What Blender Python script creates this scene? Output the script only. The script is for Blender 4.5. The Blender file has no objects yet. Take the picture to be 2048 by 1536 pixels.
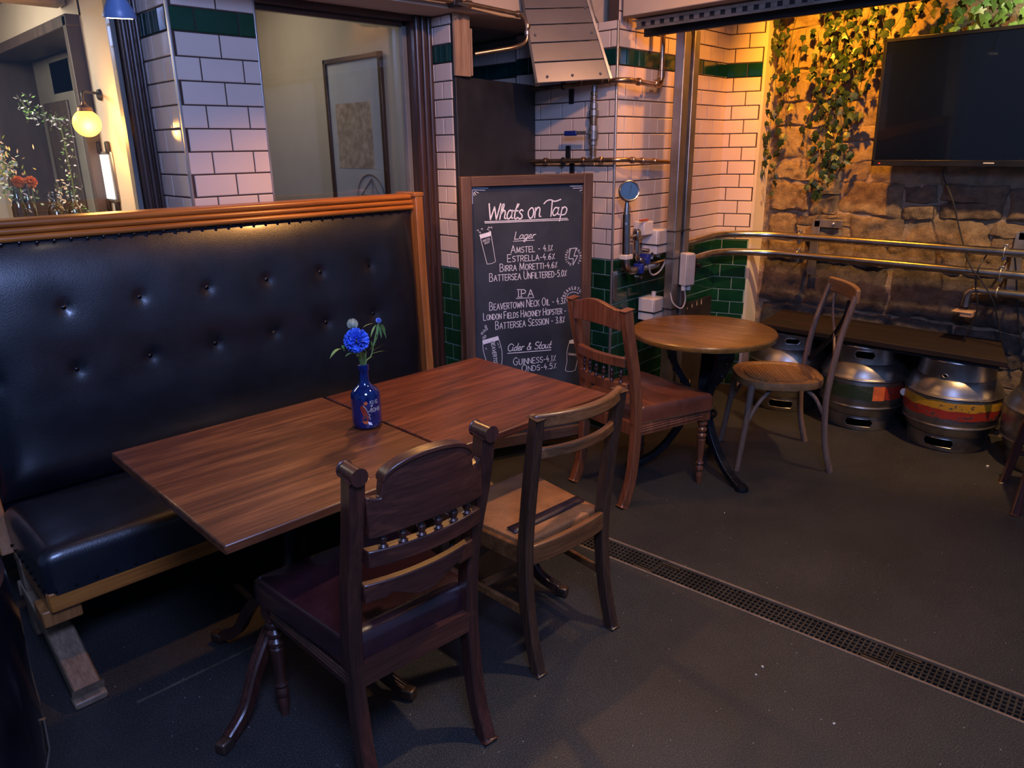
import bpy, math, random
from mathutils import Vector, Matrix, noise
R_ = random.Random(7)
PI = math.pi
S = bpy.context.scene
COL = S.collection
V = Vector

# ------------------------------------------------------------------ camera
F_PX, CX, CY, H = 1485.0, 1024.0, 768.0, 1.6
def _d(px, py): return V((px - CX, -(py - CY), -F_PX)).normalized()
_vx, _vy = _d(2624, 272), _d(-494, 316)
_m, _n = (_vx + _vy).normalized(), (_vx - _vy).normalized()
_vx, _vy = (_m + _n) / 2 ** .5, (_m - _n) / 2 ** .5
_vz = _vx.cross(_vy)
RW = Matrix((_vx, _vy, _vz))                     # camera -> world
cam = bpy.data.cameras.new('camera'); camo = bpy.data.objects.new('camera', cam); COL.objects.link(camo)
cam.sensor_width = 36; cam.lens = F_PX / 2048 * 36; cam.clip_start = .05
camo.matrix_world = Matrix.Translation((0, 0, H)) @ RW.to_4x4()
S.camera = camo
CAM = V((0, 0, H))
def ray(px, py): return RW @ _d(px, py)
def atz(px, py, z=0.0): r = ray(px, py); return CAM + r * ((z - H) / r.z)
def atx(px, py, x): r = ray(px, py); return CAM + r * (x / r.x)
def aty(px, py, y): r = ray(px, py); return CAM + r * (y / r.y)
def atp(px, py, P, n): r = ray(px, py); return CAM + r * ((P - CAM).dot(n) / r.dot(n))

# ------------------------------------------------------------------ world, lights, exposure
S.view_settings.view_transform = 'Standard'; S.view_settings.look = 'None'
S.view_settings.exposure = 0.0; S.view_settings.gamma = 1.0; S.view_settings.use_curve_mapping = False
w = bpy.data.worlds.new('world'); S.world = w; w.use_nodes = True
bgn = w.node_tree.nodes['Background']
bgn.inputs[0].default_value = (0.26, 0.45, 1.0, 1); bgn.inputs[1].default_value = 0.24

def light(kind, name, loc, power, color, size=.1, target=None, spot=None, blend=.5, sizey=None):
    d = bpy.data.lights.new(name, kind); d.energy = power; d.color = color
    if kind == 'AREA':
        d.size = size
        if sizey: d.shape = 'RECTANGLE'; d.size_y = sizey
    else: d.shadow_soft_size = size
    if kind == 'SPOT': d.spot_size = math.radians(spot); d.spot_blend = blend
    o = bpy.data.objects.new(name, d); COL.objects.link(o); o.location = loc
    if target is not None:
        o.rotation_euler = (V(target) - V(loc)).to_track_quat('-Z', 'Y').to_euler()
    return o
light('AREA', 'open_front_daylight', (.15, -.10, 2.70), 84, (.32, .45, 1.0), .75, target=(.7, 2.8, 1.0))
light('SPOT', 'ceiling_spot_floor', (2.15, 0.80, 2.75), 125, (1.0, .72, .48), .035, target=(1.75, 1.1, 0), spot=88, blend=.8)
light('SPOT', 'ceiling_spot_table', (1.85, 2.45, 2.12), 50, (1.0, .46, .13), .03, target=(1.75, 2.3, 0), spot=140, blend=.6)
light('SPOT', 'ceiling_spot_round_table', (3.0, 1.7, 2.8), 36, (1.0, .50, .18), .05, target=(3.2, 1.9, 0), spot=95, blend=.6)
light('SPOT', 'wall_washer_ivy', (4.0, 1.93, 2.55), 215, (1.0, .36, .02), .03, target=(4.75, 2.0, 2.0), spot=100, blend=1.0)
light('SPOT', 'wall_washer_corner', (3.75, 1.9, 2.62), 60, (1.0, .35, .055), .05, target=(3.85, 2.7, 1.35), spot=95, blend=.9)
light('SPOT', 'wall_washer_screen', (3.55, .45, 2.75), 270, (1.0, .58, .24), .04, target=(4.7, 1.15, 1.0), spot=72, blend=.6)
light('SPOT', 'ivy_white_spot', (4.15, .9, 2.62), 26, (.85, 1.0, .80), .04, target=(4.7, 1.0, 2.3), spot=80, blend=.8)
light('SPOT', 'warm_fill_hood', (2.0, 1.2, 2.7), 105, (1.0, .50, .24), .05, target=(2.95, 2.7, 1.75), spot=62, blend=.8)  # added warm fill for the hood and valve wall, not a fixture
light('AREA', 'inside_fill_light', (0.2, 4.5, 2.30), 58, (1.0, .84, .70), .6, target=(0.9, 4.4, 0))  # unseen area light added to brighten the walls behind the left window
light('AREA', 'inside_fill_light_far', (1.75, 4.2, 2.5), 5, (1.0, .86, .70), .5, target=(1.9, 3.9, 0))  # weak unseen fill added for the poster room

# ------------------------------------------------------------------ materials
MATS = {}
def _new(name):
    m = bpy.data.materials.new(name); m.use_nodes = True
    nt = m.node_tree; b = nt.nodes['Principled BSDF']; MATS[name] = m
    return m, nt, b
def N(nt, t, **kw):
    n = nt.nodes.new(t)
    for k, v in kw.items():
        if k in n.inputs: n.inputs[k].default_value = v
        else: setattr(n, k, v)
    return n
def ramp(nt, stops):
    r = nt.nodes.new('ShaderNodeValToRGB'); e = r.color_ramp.elements
    while len(e) > 1: e.remove(e[-1])
    e[0].position = stops[0][0]; e[0].color = (*stops[0][1], 1)
    for p, c in stops[1:]:
        k = e.new(p); k.color = (*c, 1)
    return r
def coords(nt, scale=(1, 1, 1), rot=(0, 0, 0), kind='Object', rand=True):
    tc = nt.nodes.new('ShaderNodeTexCoord'); mp = nt.nodes.new('ShaderNodeMapping')
    mp.inputs['Scale'].default_value = scale; mp.inputs['Rotation'].default_value = rot
    nt.links.new(tc.outputs[kind], mp.inputs['Vector'])
    if rand:
        oi = nt.nodes.new('ShaderNodeObjectInfo'); ml = N(nt, 'ShaderNodeMath', operation='MULTIPLY'); ml.inputs[1].default_value = 17.3
        nt.links.new(oi.outputs['Random'], ml.inputs[0]); nt.links.new(ml.outputs[0], mp.inputs['Location'])
    return mp
def plain(name, col, rough=.5, metal=0, spec=.5, var=.15, scale=12, bump=0.0, bscale=80, coat=0, stretch=(1, 1, 1), rvar=.1):
    """procedural: base colour mottled by noise, roughness variation, optional bump"""
    m, nt, b = _new(name); L = nt.links.new
    mp = coords(nt, stretch)
    no = N(nt, 'ShaderNodeTexNoise', Scale=scale, Detail=5.0, Roughness=.6); L(mp.outputs[0], no.inputs['Vector'])
    dk = tuple(c * (1 - var) for c in col); lt = tuple(min(1, c * (1 + var)) for c in col)
    r = ramp(nt, [(.3, dk), (.7, lt)]); L(no.outputs['Fac'], r.inputs[0]); L(r.outputs[0], b.inputs['Base Color'])
    mr = N(nt, 'ShaderNodeMapRange'); mr.inputs['To Min'].default_value = max(.02, rough - rvar); mr.inputs['To Max'].default_value = min(1, rough + rvar)
    L(no.outputs['Fac'], mr.inputs[0]); L(mr.outputs[0], b.inputs['Roughness'])
    b.inputs['Metallic'].default_value = metal; b.inputs['Specular IOR Level'].default_value = spec
    b.inputs['Coat Weight'].default_value = coat; b.inputs['Coat Roughness'].default_value = rough * .5
    if bump:
        n2 = N(nt, 'ShaderNodeTexNoise', Scale=bscale, Detail=3.0); L(mp.outputs[0], n2.inputs['Vector'])
        bp = N(nt, 'ShaderNodeBump', Strength=bump, Distance=.01); L(n2.outputs['Fac'], bp.inputs['Height']); L(bp.outputs[0], b.inputs['Normal'])
    return m
def wood(name, dark, mid, light_, rough=.38, axis=0, scale=1.0, coat=.15, spec=.5, fine=1.0):
    m, nt, b = _new(name); L = nt.links.new
    sc = [9 * scale] * 3; sc[axis] = .9 * scale
    mp = coords(nt, tuple(sc))
    no = N(nt, 'ShaderNodeTexNoise', Scale=2.2, Detail=8.0, Roughness=.62, Distortion=.7); L(mp.outputs[0], no.inputs['Vector'])
    sc2 = [70 * scale] * 3; sc2[axis] = 2.2 * scale
    mp2 = coords(nt, tuple(sc2)); n2 = N(nt, 'ShaderNodeTexNoise', Scale=2.0, Detail=3.0); L(mp2.outputs[0], n2.inputs['Vector'])
    mx = N(nt, 'ShaderNodeMix', data_type='FLOAT'); mx.inputs[0].default_value = .35 * fine
    L(no.outputs['Fac'], mx.inputs[2]); L(n2.outputs['Fac'], mx.inputs[3])
    r = ramp(nt, [(.30, dark), (.50, mid), (.68, light_)]); L(mx.outputs[0], r.inputs[0]); L(r.outputs[0], b.inputs['Base Color'])
    mr = N(nt, 'ShaderNodeMapRange'); mr.inputs['To Min'].default_value = rough + .14; mr.inputs['To Max'].default_value = rough - .08
    L(mx.outputs[0], mr.inputs[0]); L(mr.outputs[0], b.inputs['Roughness'])
    bp = N(nt, 'ShaderNodeBump', Strength=.12, Distance=.004); L(n2.outputs['Fac'], bp.inputs['Height']); L(bp.outputs[0], b.inputs['Normal'])
    b.inputs['Coat Weight'].default_value = coat; b.inputs['Coat Roughness'].default_value = .25; b.inputs['Specular IOR Level'].default_value = spec
    return m
def emit(name, col, st):
    m, nt, b = _new(name); b.inputs['Base Color'].default_value = (*col, 1)
    b.inputs['Emission Color'].default_value = (*col, 1); b.inputs['Emission Strength'].default_value = st
    no = N(nt, 'ShaderNodeTexNoise', Scale=4.0); return m
def glassy(name, tint, alpha, rough=.03):
    m, nt, b = _new(name); L = nt.links.new
    out = nt.nodes['Material Output']; tr = N(nt, 'ShaderNodeBsdfTransparent'); tr.inputs[0].default_value = (*tint, 1)
    gl = N(nt, 'ShaderNodeBsdfGlossy'); gl.inputs['Roughness'].default_value = rough
    fr = N(nt, 'ShaderNodeFresnel', IOR=1.5); no = N(nt, 'ShaderNodeTexNoise', Scale=2.0)
    ml = N(nt, 'ShaderNodeMath', operation='MULTIPLY_ADD'); ml.inputs[1].default_value = 1.0; ml.inputs[2].default_value = alpha
    L(fr.outputs[0], ml.inputs[0]); mix = nt.nodes.new('ShaderNodeMixShader')
    L(ml.outputs[0], mix.inputs[0]); L(tr.outputs[0], mix.inputs[1]); L(gl.outputs[0], mix.inputs[2]); L(mix.outputs[0], out.inputs[0])
    return m

wood('table_wood', (.026, .008, .004), (.11, .033, .012), (.27, .10, .032), rough=.34, axis=0, coat=.22)
wood('table_wood_red', (.024, .006, .003), (.11, .026, .010), (.24, .065, .022), rough=.30, axis=0, coat=.3, scale=1.2)
wood('round_wood', (.08, .032, .007), (.22, .095, .020), (.36, .17, .04), rough=.26, axis=1, coat=.35, scale=1.3)
wood('bench_wood', (.15, .042, .008), (.36, .115, .018), (.55, .20, .035), rough=.32, axis=0, coat=.3, scale=.8)
wood('bench_wood_v', (.14, .05, .014), (.30, .115, .03), (.42, .17, .045), rough=.36, axis=2, coat=.2, scale=.8)
wood('bench_foot_wood', (.08, .05, .03), (.17, .11, .07), (.27, .19, .12), rough=.45, axis=1, coat=.1)
wood('mahogany', (.018, .007, .005), (.050, .015, .010), (.10, .030, .018), rough=.33, axis=2, coat=.35)
wood('mahogany_rail', (.020, .007, .005), (.055, .016, .010), (.11, .034, .019), rough=.32, axis=0, coat=.35)
wood('chair_red', (.06, .018, .008), (.17, .052, .022), (.28, .095, .038), rough=.34, axis=2, coat=.35)
wood('chair_brown', (.022, .009, .006), (.052, .022, .012), (.11, .048, .022), rough=.36, axis=2, coat=.3)
wood('chair_brown_rail', (.055, .020, .008), (.15, .056, .018), (.27, .11, .035), rough=.33, axis=0, coat=.3)
wood('weathered', (.080, .045, .030), (.17, .100, .068), (.27, .17, .12), rough=.55, axis=2, coat=0, scale=1.4)
wood('weathered_top', (.16, .075, .028), (.26, .125, .045), (.36, .19, .075), rough=.45, axis=0, coat=.05)
wood('frame_wood', (.018, .009, .007), (.045, .02, .014), (.085, .04, .026), rough=.33, axis=2, coat=.3)
wood('frame_wood_h', (.018, .009, .007), (.045, .02, .014), (.085, .04, .026), rough=.33, axis=0, coat=.3)
wood('board_frame', (.045, .024, .016), (.09, .048, .032), (.14, .078, .05), rough=.5, axis=2, coat=0)
wood('board_frame_h', (.045, .024, .016), (.09, .048, .032), (.14, .078, .05), rough=.5, axis=0, coat=0)
wood('shelf_wood', (.006, .0035, .002), (.014, .0075, .005), (.030, .015, .009), rough=.68, axis=1, coat=0, spec=.3)
wood('chip_board', (.20, .11, .06), (.36, .21, .12), (.5, .33, .2), rough=.7, axis=2, coat=0, scale=2.0)
plain('white_tile', (.68, .555, .465), rough=.16, var=.05, scale=3, bump=.10, bscale=9, coat=.3, rvar=.05)
plain('green_tile', (.006, .045, .020), rough=.13, var=.35, scale=3, bump=.15, bscale=9, coat=.4, rvar=.05)
plain('teal_tile', (.004, .040, .036), rough=.10, var=.3, scale=3, bump=.08, bscale=9, coat=.4, rvar=.04)
plain('dark_grout', (.055, .032, .026), rough=.9, var=.2)
plain('pale_grout', (.26, .36, .30), rough=.9, var=.12)
plain('trim_alu', (.55, .50, .45), rough=.35, metal=.8, var=.1)
plain('cream_paint', (.55, .48, .39), rough=.7, var=.05, scale=4, bump=.05, bscale=60)
plain('plaster', (.52, .39, .28), rough=.75, var=.08, scale=5, bump=.1, bscale=30)
plain('ceiling_paint', (.35, .30, .26), rough=.8, var=.08, scale=5)
plain('slot_black', (.002, .002, .002), rough=1.0, spec=0.0, var=.1)
plain('void_black', (.012, .010, .010), rough=.8, var=.2)
plain('black_leather', (.0045, .0055, .010), rough=.38, var=.3, scale=8, bump=.12, bscale=260, coat=.55, rvar=.07, spec=.6)
plain('black_gloss', (.003, .004, .010), rough=.22, var=.4, scale=5, bump=.02, bscale=20, coat=.4)
plain('maroon_leather', (.030, .009, .012), rough=.30, var=.35, scale=9, bump=.07, bscale=240, coat=.6, rvar=.1)
plain('tan_leather', (.36, .135, .045), rough=.42, var=.22, scale=14, bump=.25, bscale=150, coat=.1)
plain('red_leather', (.14, .040, .020), rough=.32, var=.3, scale=9, bump=.08, bscale=150, coat=.3)
plain('dark_strip', (.03, .014, .018), rough=.4, var=.2)
plain('steel', (.52, .48, .43), rough=.26, metal=1, var=.12, stretch=(1, 1, 1), rvar=.07)
plain('dull_steel', (.36, .34, .31), rough=.38, metal=.9, var=.25, scale=7, rvar=.12)
plain('keg_steel', (.33, .305, .28), rough=.36, metal=.95, var=.45, scale=5, bump=.06, bscale=30, rvar=.12)
plain('brass_pipe', (.40, .27, .17), rough=.32, metal=.95, var=.3, scale=20, rvar=.12)
plain('copper_dark', (.16, .10, .07), rough=.42, metal=.9, var=.3, scale=20)
plain('cast_iron', (.012, .013, .018), rough=.33, metal=.5, var=.4, scale=20, bump=.3, bscale=40)
plain('black_iron', (.012, .012, .014), rough=.5, metal=.3, var=.3)
plain('nail_brass', (.30, .22, .13), rough=.28, metal=1, var=.2)
plain('nail_dark', (.05, .045, .05), rough=.25, metal=1, var=.2)
plain('hood_panel', (.17, .145, .135), rough=.33, metal=.35, var=.08, scale=2, bump=.03, bscale=10)
plain('dark_panel', (.022, .021, .023), rough=.45, var=.35, scale=7, bump=.05, bscale=25)
plain('chalkboard', (.030, .037, .050), rough=.55, var=.35, scale=4)
plain('chalk', (.80, .82, .90), rough=.9, var=.12, scale=60)
plain('chalk_soft', (.62, .56, .46), rough=.9, var=.15, scale=60)
plain('white_plastic', (.62, .58, .54), rough=.4, var=.05)
plain('grey_plastic', (.40, .38, .36), rough=.45, var=.08)
plain('black_plastic', (.010, .010, .011), rough=.3, var=.2)
plain('cable_black', (.008, .008, .008), rough=.5, var=.2)
plain('blue_paint', (.01, .025, .20), rough=.35, var=.2)
plain('red_paint', (.45, .05, .02), rough=.4, var=.2)
plain('lamp_blue', (.10, .16, .30), rough=.4, var=.1)
def worn(name, col, amt):
    m, nt, b = _new(name); L = nt.links.new; mp = coords(nt, (1, 1, 2.2))
    a = N(nt, 'ShaderNodeTexNoise', Scale=16.0, Detail=9.0, Roughness=.72); L(mp.outputs[0], a.inputs['Vector'])
    r = ramp(nt, [(amt - .03, (.13, .115, .10)), (amt + .03, col), (.75, tuple(c * .6 for c in col))]); L(a.outputs[0], r.inputs[0]); L(r.outputs[0], b.inputs['Base Color'])
    mr = ramp(nt, [(amt - .03, (.8, .8, .8)), (amt + .03, (0, 0, 0))]); L(a.outputs[0], mr.inputs[0]); L(mr.outputs[0], b.inputs['Metallic']); b.inputs['Roughness'].default_value = .42
worn('label_red', (.30, .025, .012), .44); worn('label_yellow', (.46, .24, .015), .42); worn('label_green', (.022, .040, .018), .40)
plain('label_white', (.62, .60, .56), rough=.5, var=.1)
plain('label_orange', (.60, .12, .03), rough=.5, var=.3, scale=22)
plain('petal_blue', (.055, .15, .74), rough=.6, var=.35, scale=90)
plain('petal_lilac', (.16, .26, .72), rough=.6, var=.3, scale=90)
plain('petal_orange', (.95, .30, .08), rough=.6, var=.3, scale=60)
plain('petal_white', (.6, .62, .62), rough=.6, var=.2, scale=60)
plain('thistle', (.42, .47, .36), rough=.6, var=.2, scale=60)
plain('stem_green', (.12, .20, .05), rough=.55, var=.3, scale=30)
plain('leaf_green', (.15, .30, .09), rough=.45, var=.3, scale=30)
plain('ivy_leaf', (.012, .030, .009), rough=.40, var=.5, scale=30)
plain('ivy_leaf_lit', (.10, .21, .05), rough=.42, var=.4, scale=30)  # paler copy of ivy_leaf: light on the top-right ivy put into its colour
plain('ivy_stem', (.05, .06, .02), rough=.6, var=.3)
plain('mortar', (.215, .165, .115), rough=.95, var=.5, scale=9, bump=1.0, bscale=30)
plain('brown_door', (.05, .035, .03), rough=.5, var=.3, scale=3, stretch=(4, 4, 1))
plain('grey_door', (.16, .155, .14), rough=.55, var=.2, scale=4)
plain('mirror_glass', (.75, .78, .82), rough=.06, metal=1, var=.03)
plain('poster_paper', (.50, .52, .56), rough=.35, var=.12, scale=3)
plain('poster_ink', (.20, .17, .15), rough=.6, var=.2)
plain('poster_tan', (.42, .34, .27), rough=.4, var=.4, scale=26)
plain('crate_dark', (.02, .013, .012), rough=.6, var=.3)
plain('flame_paint', (.80, .62, .45), rough=.6, var=.15, scale=50)
plain('debris', (.55, .52, .47), rough=.8, var=.2)
plain('drain_metal', (.085, .07, .055), rough=.5, metal=.7, var=.35, scale=10, bump=.15, bscale=60)
plain('drain_rust', (.22, .15, .10), rough=.6, metal=.4, var=.35, scale=14)
plain('floor_strip', (.15, .12, .085), rough=.5, metal=.4, var=.4, scale=20)
emit('lamp_glow', (1.0, .46, .08), 3.4); emit('bulb_warm', (1.0, .80, .55), 14.0); emit('led_red', (1, .02, .01), 5.0); emit('mirror_reflect_glow', (.85, .92, 1.0), 1.6)
glassy('window_glass', (.93, .95, .93), .02); glassy('gauge_glass', (.8, .9, 1), .15); glassy('clear_glass', (.80, .86, .88), .10, .05)
# deep blue bottle glass
m, nt, b = _new('bottle_glass'); b.inputs['Base Color'].default_value = (.006, .035, .22, 1); b.inputs['Roughness'].default_value = .05
b.inputs['Coat Weight'].default_value = .6; b.inputs['Transmission Weight'].default_value = .0
_n1 = N(nt, 'ShaderNodeTexNoise', Scale=6.0); _r = ramp(nt, [(.3, (.001, .006, .045)), (.7, (.003, .016, .11))]); nt.links.new(_n1.outputs[0], _r.inputs[0]); nt.links.new(_r.outputs[0], b.inputs['Base Color'])
# tv screen
m, nt, b = _new('tv_screen'); b.inputs['Base Color'].default_value = (.002, .003, .006, 1); b.inputs['Roughness'].default_value = .16; b.inputs['Coat Weight'].default_value = .5
_n1 = N(nt, 'ShaderNodeTexNoise', Scale=3.0); _r = N(nt, 'ShaderNodeMapRange'); _r.inputs['To Min'].default_value = .13; _r.inputs['To Max'].default_value = .2
nt.links.new(_n1.outputs[0], _r.inputs[0]); nt.links.new(_r.outputs[0], b.inputs['Roughness'])
# resin floor: dark, fine aggregate, pale specks, worn patches
m, nt, b = _new('resin_floor'); L = nt.links.new; mp = coords(nt, rand=False)
a = N(nt, 'ShaderNodeTexNoise', Scale=260.0, Detail=3.0); L(mp.outputs[0], a.inputs['Vector'])
c = N(nt, 'ShaderNodeTexNoise', Scale=1.6, Detail=6.0, Roughness=.65); L(mp.outputs[0], c.inputs['Vector'])
r1 = ramp(nt, [(.32, (.012, .012, .013)), (.56, (.036, .034, .033)), (.72, (.105, .10, .092))]); L(a.outputs[0], r1.inputs[0])
r2 = ramp(nt, [(.3, (.62, .62, .64)), (.7, (1.15, 1.1, 1.05))]); L(c.outputs[0], r2.inputs[0])
mu = N(nt, 'ShaderNodeMix', data_type='RGBA', blend_type='MULTIPLY'); mu.inputs[0].default_value = 1; L(r1.outputs[0], mu.inputs[6]); L(r2.outputs[0], mu.inputs[7])
vo = N(nt, 'ShaderNodeTexVoronoi', Scale=24.0); L(mp.outputs[0], vo.inputs['Vector'])
lt = N(nt, 'ShaderNodeMath', operation='LESS_THAN'); lt.inputs[1].default_value = .045; L(vo.outputs['Distance'], lt.inputs[0])
sp = N(nt, 'ShaderNodeMix', data_type='RGBA'); L(lt.outputs[0], sp.inputs[0]); L(mu.outputs[2], sp.inputs[6]); sp.inputs[7].default_value = (.33, .31, .28, 1)
L(sp.outputs[2], b.inputs['Base Color'])
mr = N(nt, 'ShaderNodeMapRange'); mr.inputs['To Min'].default_value = .36; mr.inputs['To Max'].default_value = .62; L(c.outputs[0], mr.inputs[0]); L(mr.outputs[0], b.inputs['Roughness'])
bp = N(nt, 'ShaderNodeBump', Strength=.5, Distance=.003); L(a.outputs[0], bp.inputs['Height']); L(bp.outputs[0], b.inputs['Normal'])
# rubble stone
def stone_mat(name, c0, c1, c2):
    m, nt, b = _new(name); L = nt.links.new; mp = coords(nt)
    a = N(nt, 'ShaderNodeTexNoise', Scale=9.0, Detail=10.0, Roughness=.7); L(mp.outputs[0], a.inputs['Vector'])
    r = ramp(nt, [(.33, c0), (.5, c1), (.68, c2)]); L(a.outputs[0], r.inputs[0]); L(r.outputs[0], b.inputs['Base Color'])
    b.inputs['Roughness'].default_value = .9
    v2 = N(nt, 'ShaderNodeTexNoise', Scale=38.0, Detail=8.0, Roughness=.75); L(mp.outputs[0], v2.inputs['Vector'])
    bp = N(nt, 'ShaderNodeBump', Strength=1.0, Distance=.03); L(v2.outputs[0], bp.inputs['Height']); L(bp.outputs[0], b.inputs['Normal'])
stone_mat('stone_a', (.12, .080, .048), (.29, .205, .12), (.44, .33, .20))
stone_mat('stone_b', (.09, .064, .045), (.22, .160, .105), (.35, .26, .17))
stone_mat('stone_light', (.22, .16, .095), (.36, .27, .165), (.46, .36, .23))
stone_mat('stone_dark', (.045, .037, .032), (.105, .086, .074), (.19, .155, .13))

# ------------------------------------------------------------------ mesh helpers
class MB:
    def __init__(s): s.v = []; s.f = []
    def add(s, vs, fs):
        o = len(s.v); s.v += [tuple(p) for p in vs]; s.f += [tuple(i + o for i in f) for f in fs]; return s
    def box(s, c, d, rz=0, M=None):
        hx, hy, hz = d[0] / 2, d[1] / 2, d[2] / 2; ca, sa = math.cos(rz), math.sin(rz); vs = []
        for z in (-hz, hz):
            for x, y in ((-hx, -hy), (hx, -hy), (hx, hy), (-hx, hy)):
                if M is not None: p = M @ V((x, y, z)); vs.append((c[0] + p.x, c[1] + p.y, c[2] + p.z))
                else: vs.append((c[0] + x * ca - y * sa, c[1] + x * sa + y * ca, c[2] + z))
        return s.add(vs, [(3, 2, 1, 0), (4, 5, 6, 7), (0, 1, 5, 4), (1, 2, 6, 5), (2, 3, 7, 6), (3, 0, 4, 7)])
    def prism(s, poly, ext):
        n = len(poly); ext = V(ext); vs = [V(p) for p in poly] + [V(p) + ext for p in poly]
        nm = V((0, 0, 0))
        for i in range(n): nm += V(poly[i]).cross(V(poly[(i + 1) % n]))
        fs = [tuple(range(n)), tuple(range(2 * n - 1, n - 1, -1))] + [(i, n + i, n + (i + 1) % n, (i + 1) % n) for i in range(n)]
        if nm.dot(ext) > 0: fs = [tuple(reversed(f)) for f in fs]
        return s.add(vs, fs)
    def sweep(s, path, sec, side=None, closed=False, caps=True):
        """sec: list of (a, b) in the frame (side vector, third vector); or a function i->list"""
        path = [V(p) for p in path]; n = len(path); rings = []
        up = V(side).normalized() if side is not None else None; prev = None
        for i, p in enumerate(path):
            t = (path[(i + 1) % n] - path[i - 1]) if closed else (path[min(i + 1, n - 1)] - path[max(i - 1, 0)])
            t.normalize()
            if up is not None: a = up - t * up.dot(t)
            else:
                if prev is None:
                    q = V((0, 0, 1)) if abs(t.z) < .9 else V((1, 0, 0)); a = q - t * q.dot(t)
                else: a = prev - t * prev.dot(t)
            a.normalize(); prev = a; b = t.cross(a)
            ss = sec(i / (n - 1)) if callable(sec) else sec
            rings.append([p + a * u + b * w_ for u, w_ in ss])
        k = len(rings[0]); vs = [q for r in rings for q in r]; fs = []
        for i in range(n if closed else n - 1):
            for j in range(k):
                i2 = (i + 1) % n
                fs.append((i * k + j, i2 * k + j, i2 * k + (j + 1) % k, i * k + (j + 1) % k)[::-1])
        if caps and not closed: fs += [tuple(range(k)), tuple(range((n - 1) * k + k - 1, (n - 1) * k - 1, -1))]
        fs = [tuple(reversed(f)) for f in fs]
        return s.add(vs, fs)
    def tube(s, path, r, k=10, closed=False, caps=True):
        if callable(r): sec = lambda t: [(r(t) * math.cos(2 * PI * j / k), r(t) * math.sin(2 * PI * j / k)) for j in range(k)]
        else: sec = [(r * math.cos(2 * PI * j / k), r * math.sin(2 * PI * j / k)) for j in range(k)]
        return s.sweep(path, sec, None, closed, caps)
    def bar(s, path, w_, d_, side):
        g = lambda t, q: q(t) if callable(q) else q
        return s.sweep(path, lambda t: [(-g(t, w_) / 2, -g(t, d_) / 2), (g(t, w_) / 2, -g(t, d_) / 2), (g(t, w_) / 2, g(t, d_) / 2), (-g(t, w_) / 2, g(t, d_) / 2)], side)
    def lathe(s, prof, c=(0, 0, 0), k=24, M=None):
        """prof: (r, z) bottom to top"""
        vs = []; n = len(prof)
        for r, z in prof:
            for j in range(k):
                p = V((r * math.cos(2 * PI * j / k), r * math.sin(2 * PI * j / k), z))
                if M is not None: p = M @ p
                vs.append(V(c) + p)
        fs = [(i * k + j, i * k + (j + 1) % k, (i + 1) * k + (j + 1) % k, (i + 1) * k + j) for i in range(n - 1) for j in range(k)]
        fs += [tuple(range(k - 1, -1, -1)), tuple(range((n - 1) * k, n * k))]
        return s.add(vs, fs)
    def cyl(s, a, b_, r, k=12): return s.tube([a, b_], r, k)
    def sphere(s, c, r, k=10, n=6, sc=(1, 1, 1)):
        return s.lathe([(max(1e-4, r * math.sin(PI * i / n)) , -r * math.cos(PI * i / n)) for i in range(n + 1)], c, k, Matrix.Diagonal(V(sc)))
    def rail(s, x0, x1, zb, zt, yf, th, n=24):
        """curved board: bottom zb(x), top zt(x), mid plane yf(x)"""
        f = lambda q, x: q(x) if callable(q) else q
        vs = []; fs = []
        for i in range(n + 1):
            x = x0 + (x1 - x0) * i / n; y = f(yf, x); b0, t0 = f(zb, x), f(zt, x)
            vs += [(x, y - th / 2, b0), (x, y - th / 2, t0), (x, y + th / 2, t0), (x, y + th / 2, b0)]
        for i in range(n):
            for j in range(4):
                fs.append((i * 4 + j, i * 4 + (j + 1) % 4, i * 4 + 4 + (j + 1) % 4, i * 4 + 4 + j)[::-1])
        fs += [(0, 1, 2, 3), (n * 4 + 3, n * 4 + 2, n * 4 + 1, n * 4)]
        return s.add(vs, fs)
    def build(s, name, mat, parent=None, bevel=0, smooth=True, M=None, seg=2, angle=35):
        me = bpy.data.meshes.new(name)
        vs = s.v if M is None else [tuple(M @ V(p)) for p in s.v]
        me.from_pydata(vs, [], s.f); me.update()
        if smooth: me.shade_smooth(); me.set_sharp_from_angle(angle=math.radians(angle))
        me.materials.append(MATS[mat]) if isinstance(mat, str) else [me.materials.append(MATS[q]) for q in mat]
        o = bpy.data.objects.new(name, me); COL.objects.link(o)
        if parent is not None: o.parent = parent
        if bevel:
            bv = o.modifiers.new('bevel', 'BEVEL'); bv.width = bevel; bv.segments = seg; bv.limit_method = 'ANGLE'; bv.angle_limit = math.radians(38)
        return o
def tag(o, label, cat, group=None, kind=None):
    o['label'] = label; o['category'] = cat
    if group: o['group'] = group
    if kind: o['kind'] = kind
    return o
def thing(name, label, cat, loc=(0, 0, 0), rz=0, group=None):
    o = bpy.data.objects.new(name, None); COL.objects.link(o); o.location = loc; o.rotation_euler = (0, 0, rz)
    o.empty_display_size = .1
    return tag(o, label, cat, group)
def struct(o): o['kind'] = 'structure'; return o
def lab(o, l): o['label'] = l; return o
def spline(pts, n=8, closed=False):
    pts = [V(p) for p in pts]; out = []; m = len(pts)
    rng = range(m) if closed else range(m - 1)
    for i in rng:
        g = (lambda k: pts[k % m]) if closed else (lambda k: pts[max(0, min(m - 1, k))])
        p0, p1, p2, p3 = g(i - 1), g(i), g(i + 1), g(i + 2)
        for j in range(n):
            t = j / n
            out.append(.5 * ((2 * p1) + (p2 - p0) * t + (2 * p0 - 5 * p1 + 4 * p2 - p3) * t * t + (3 * p1 - p0 - 3 * p2 + p3) * t ** 3))
    if not closed: out.append(pts[-1])
    return out
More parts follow.
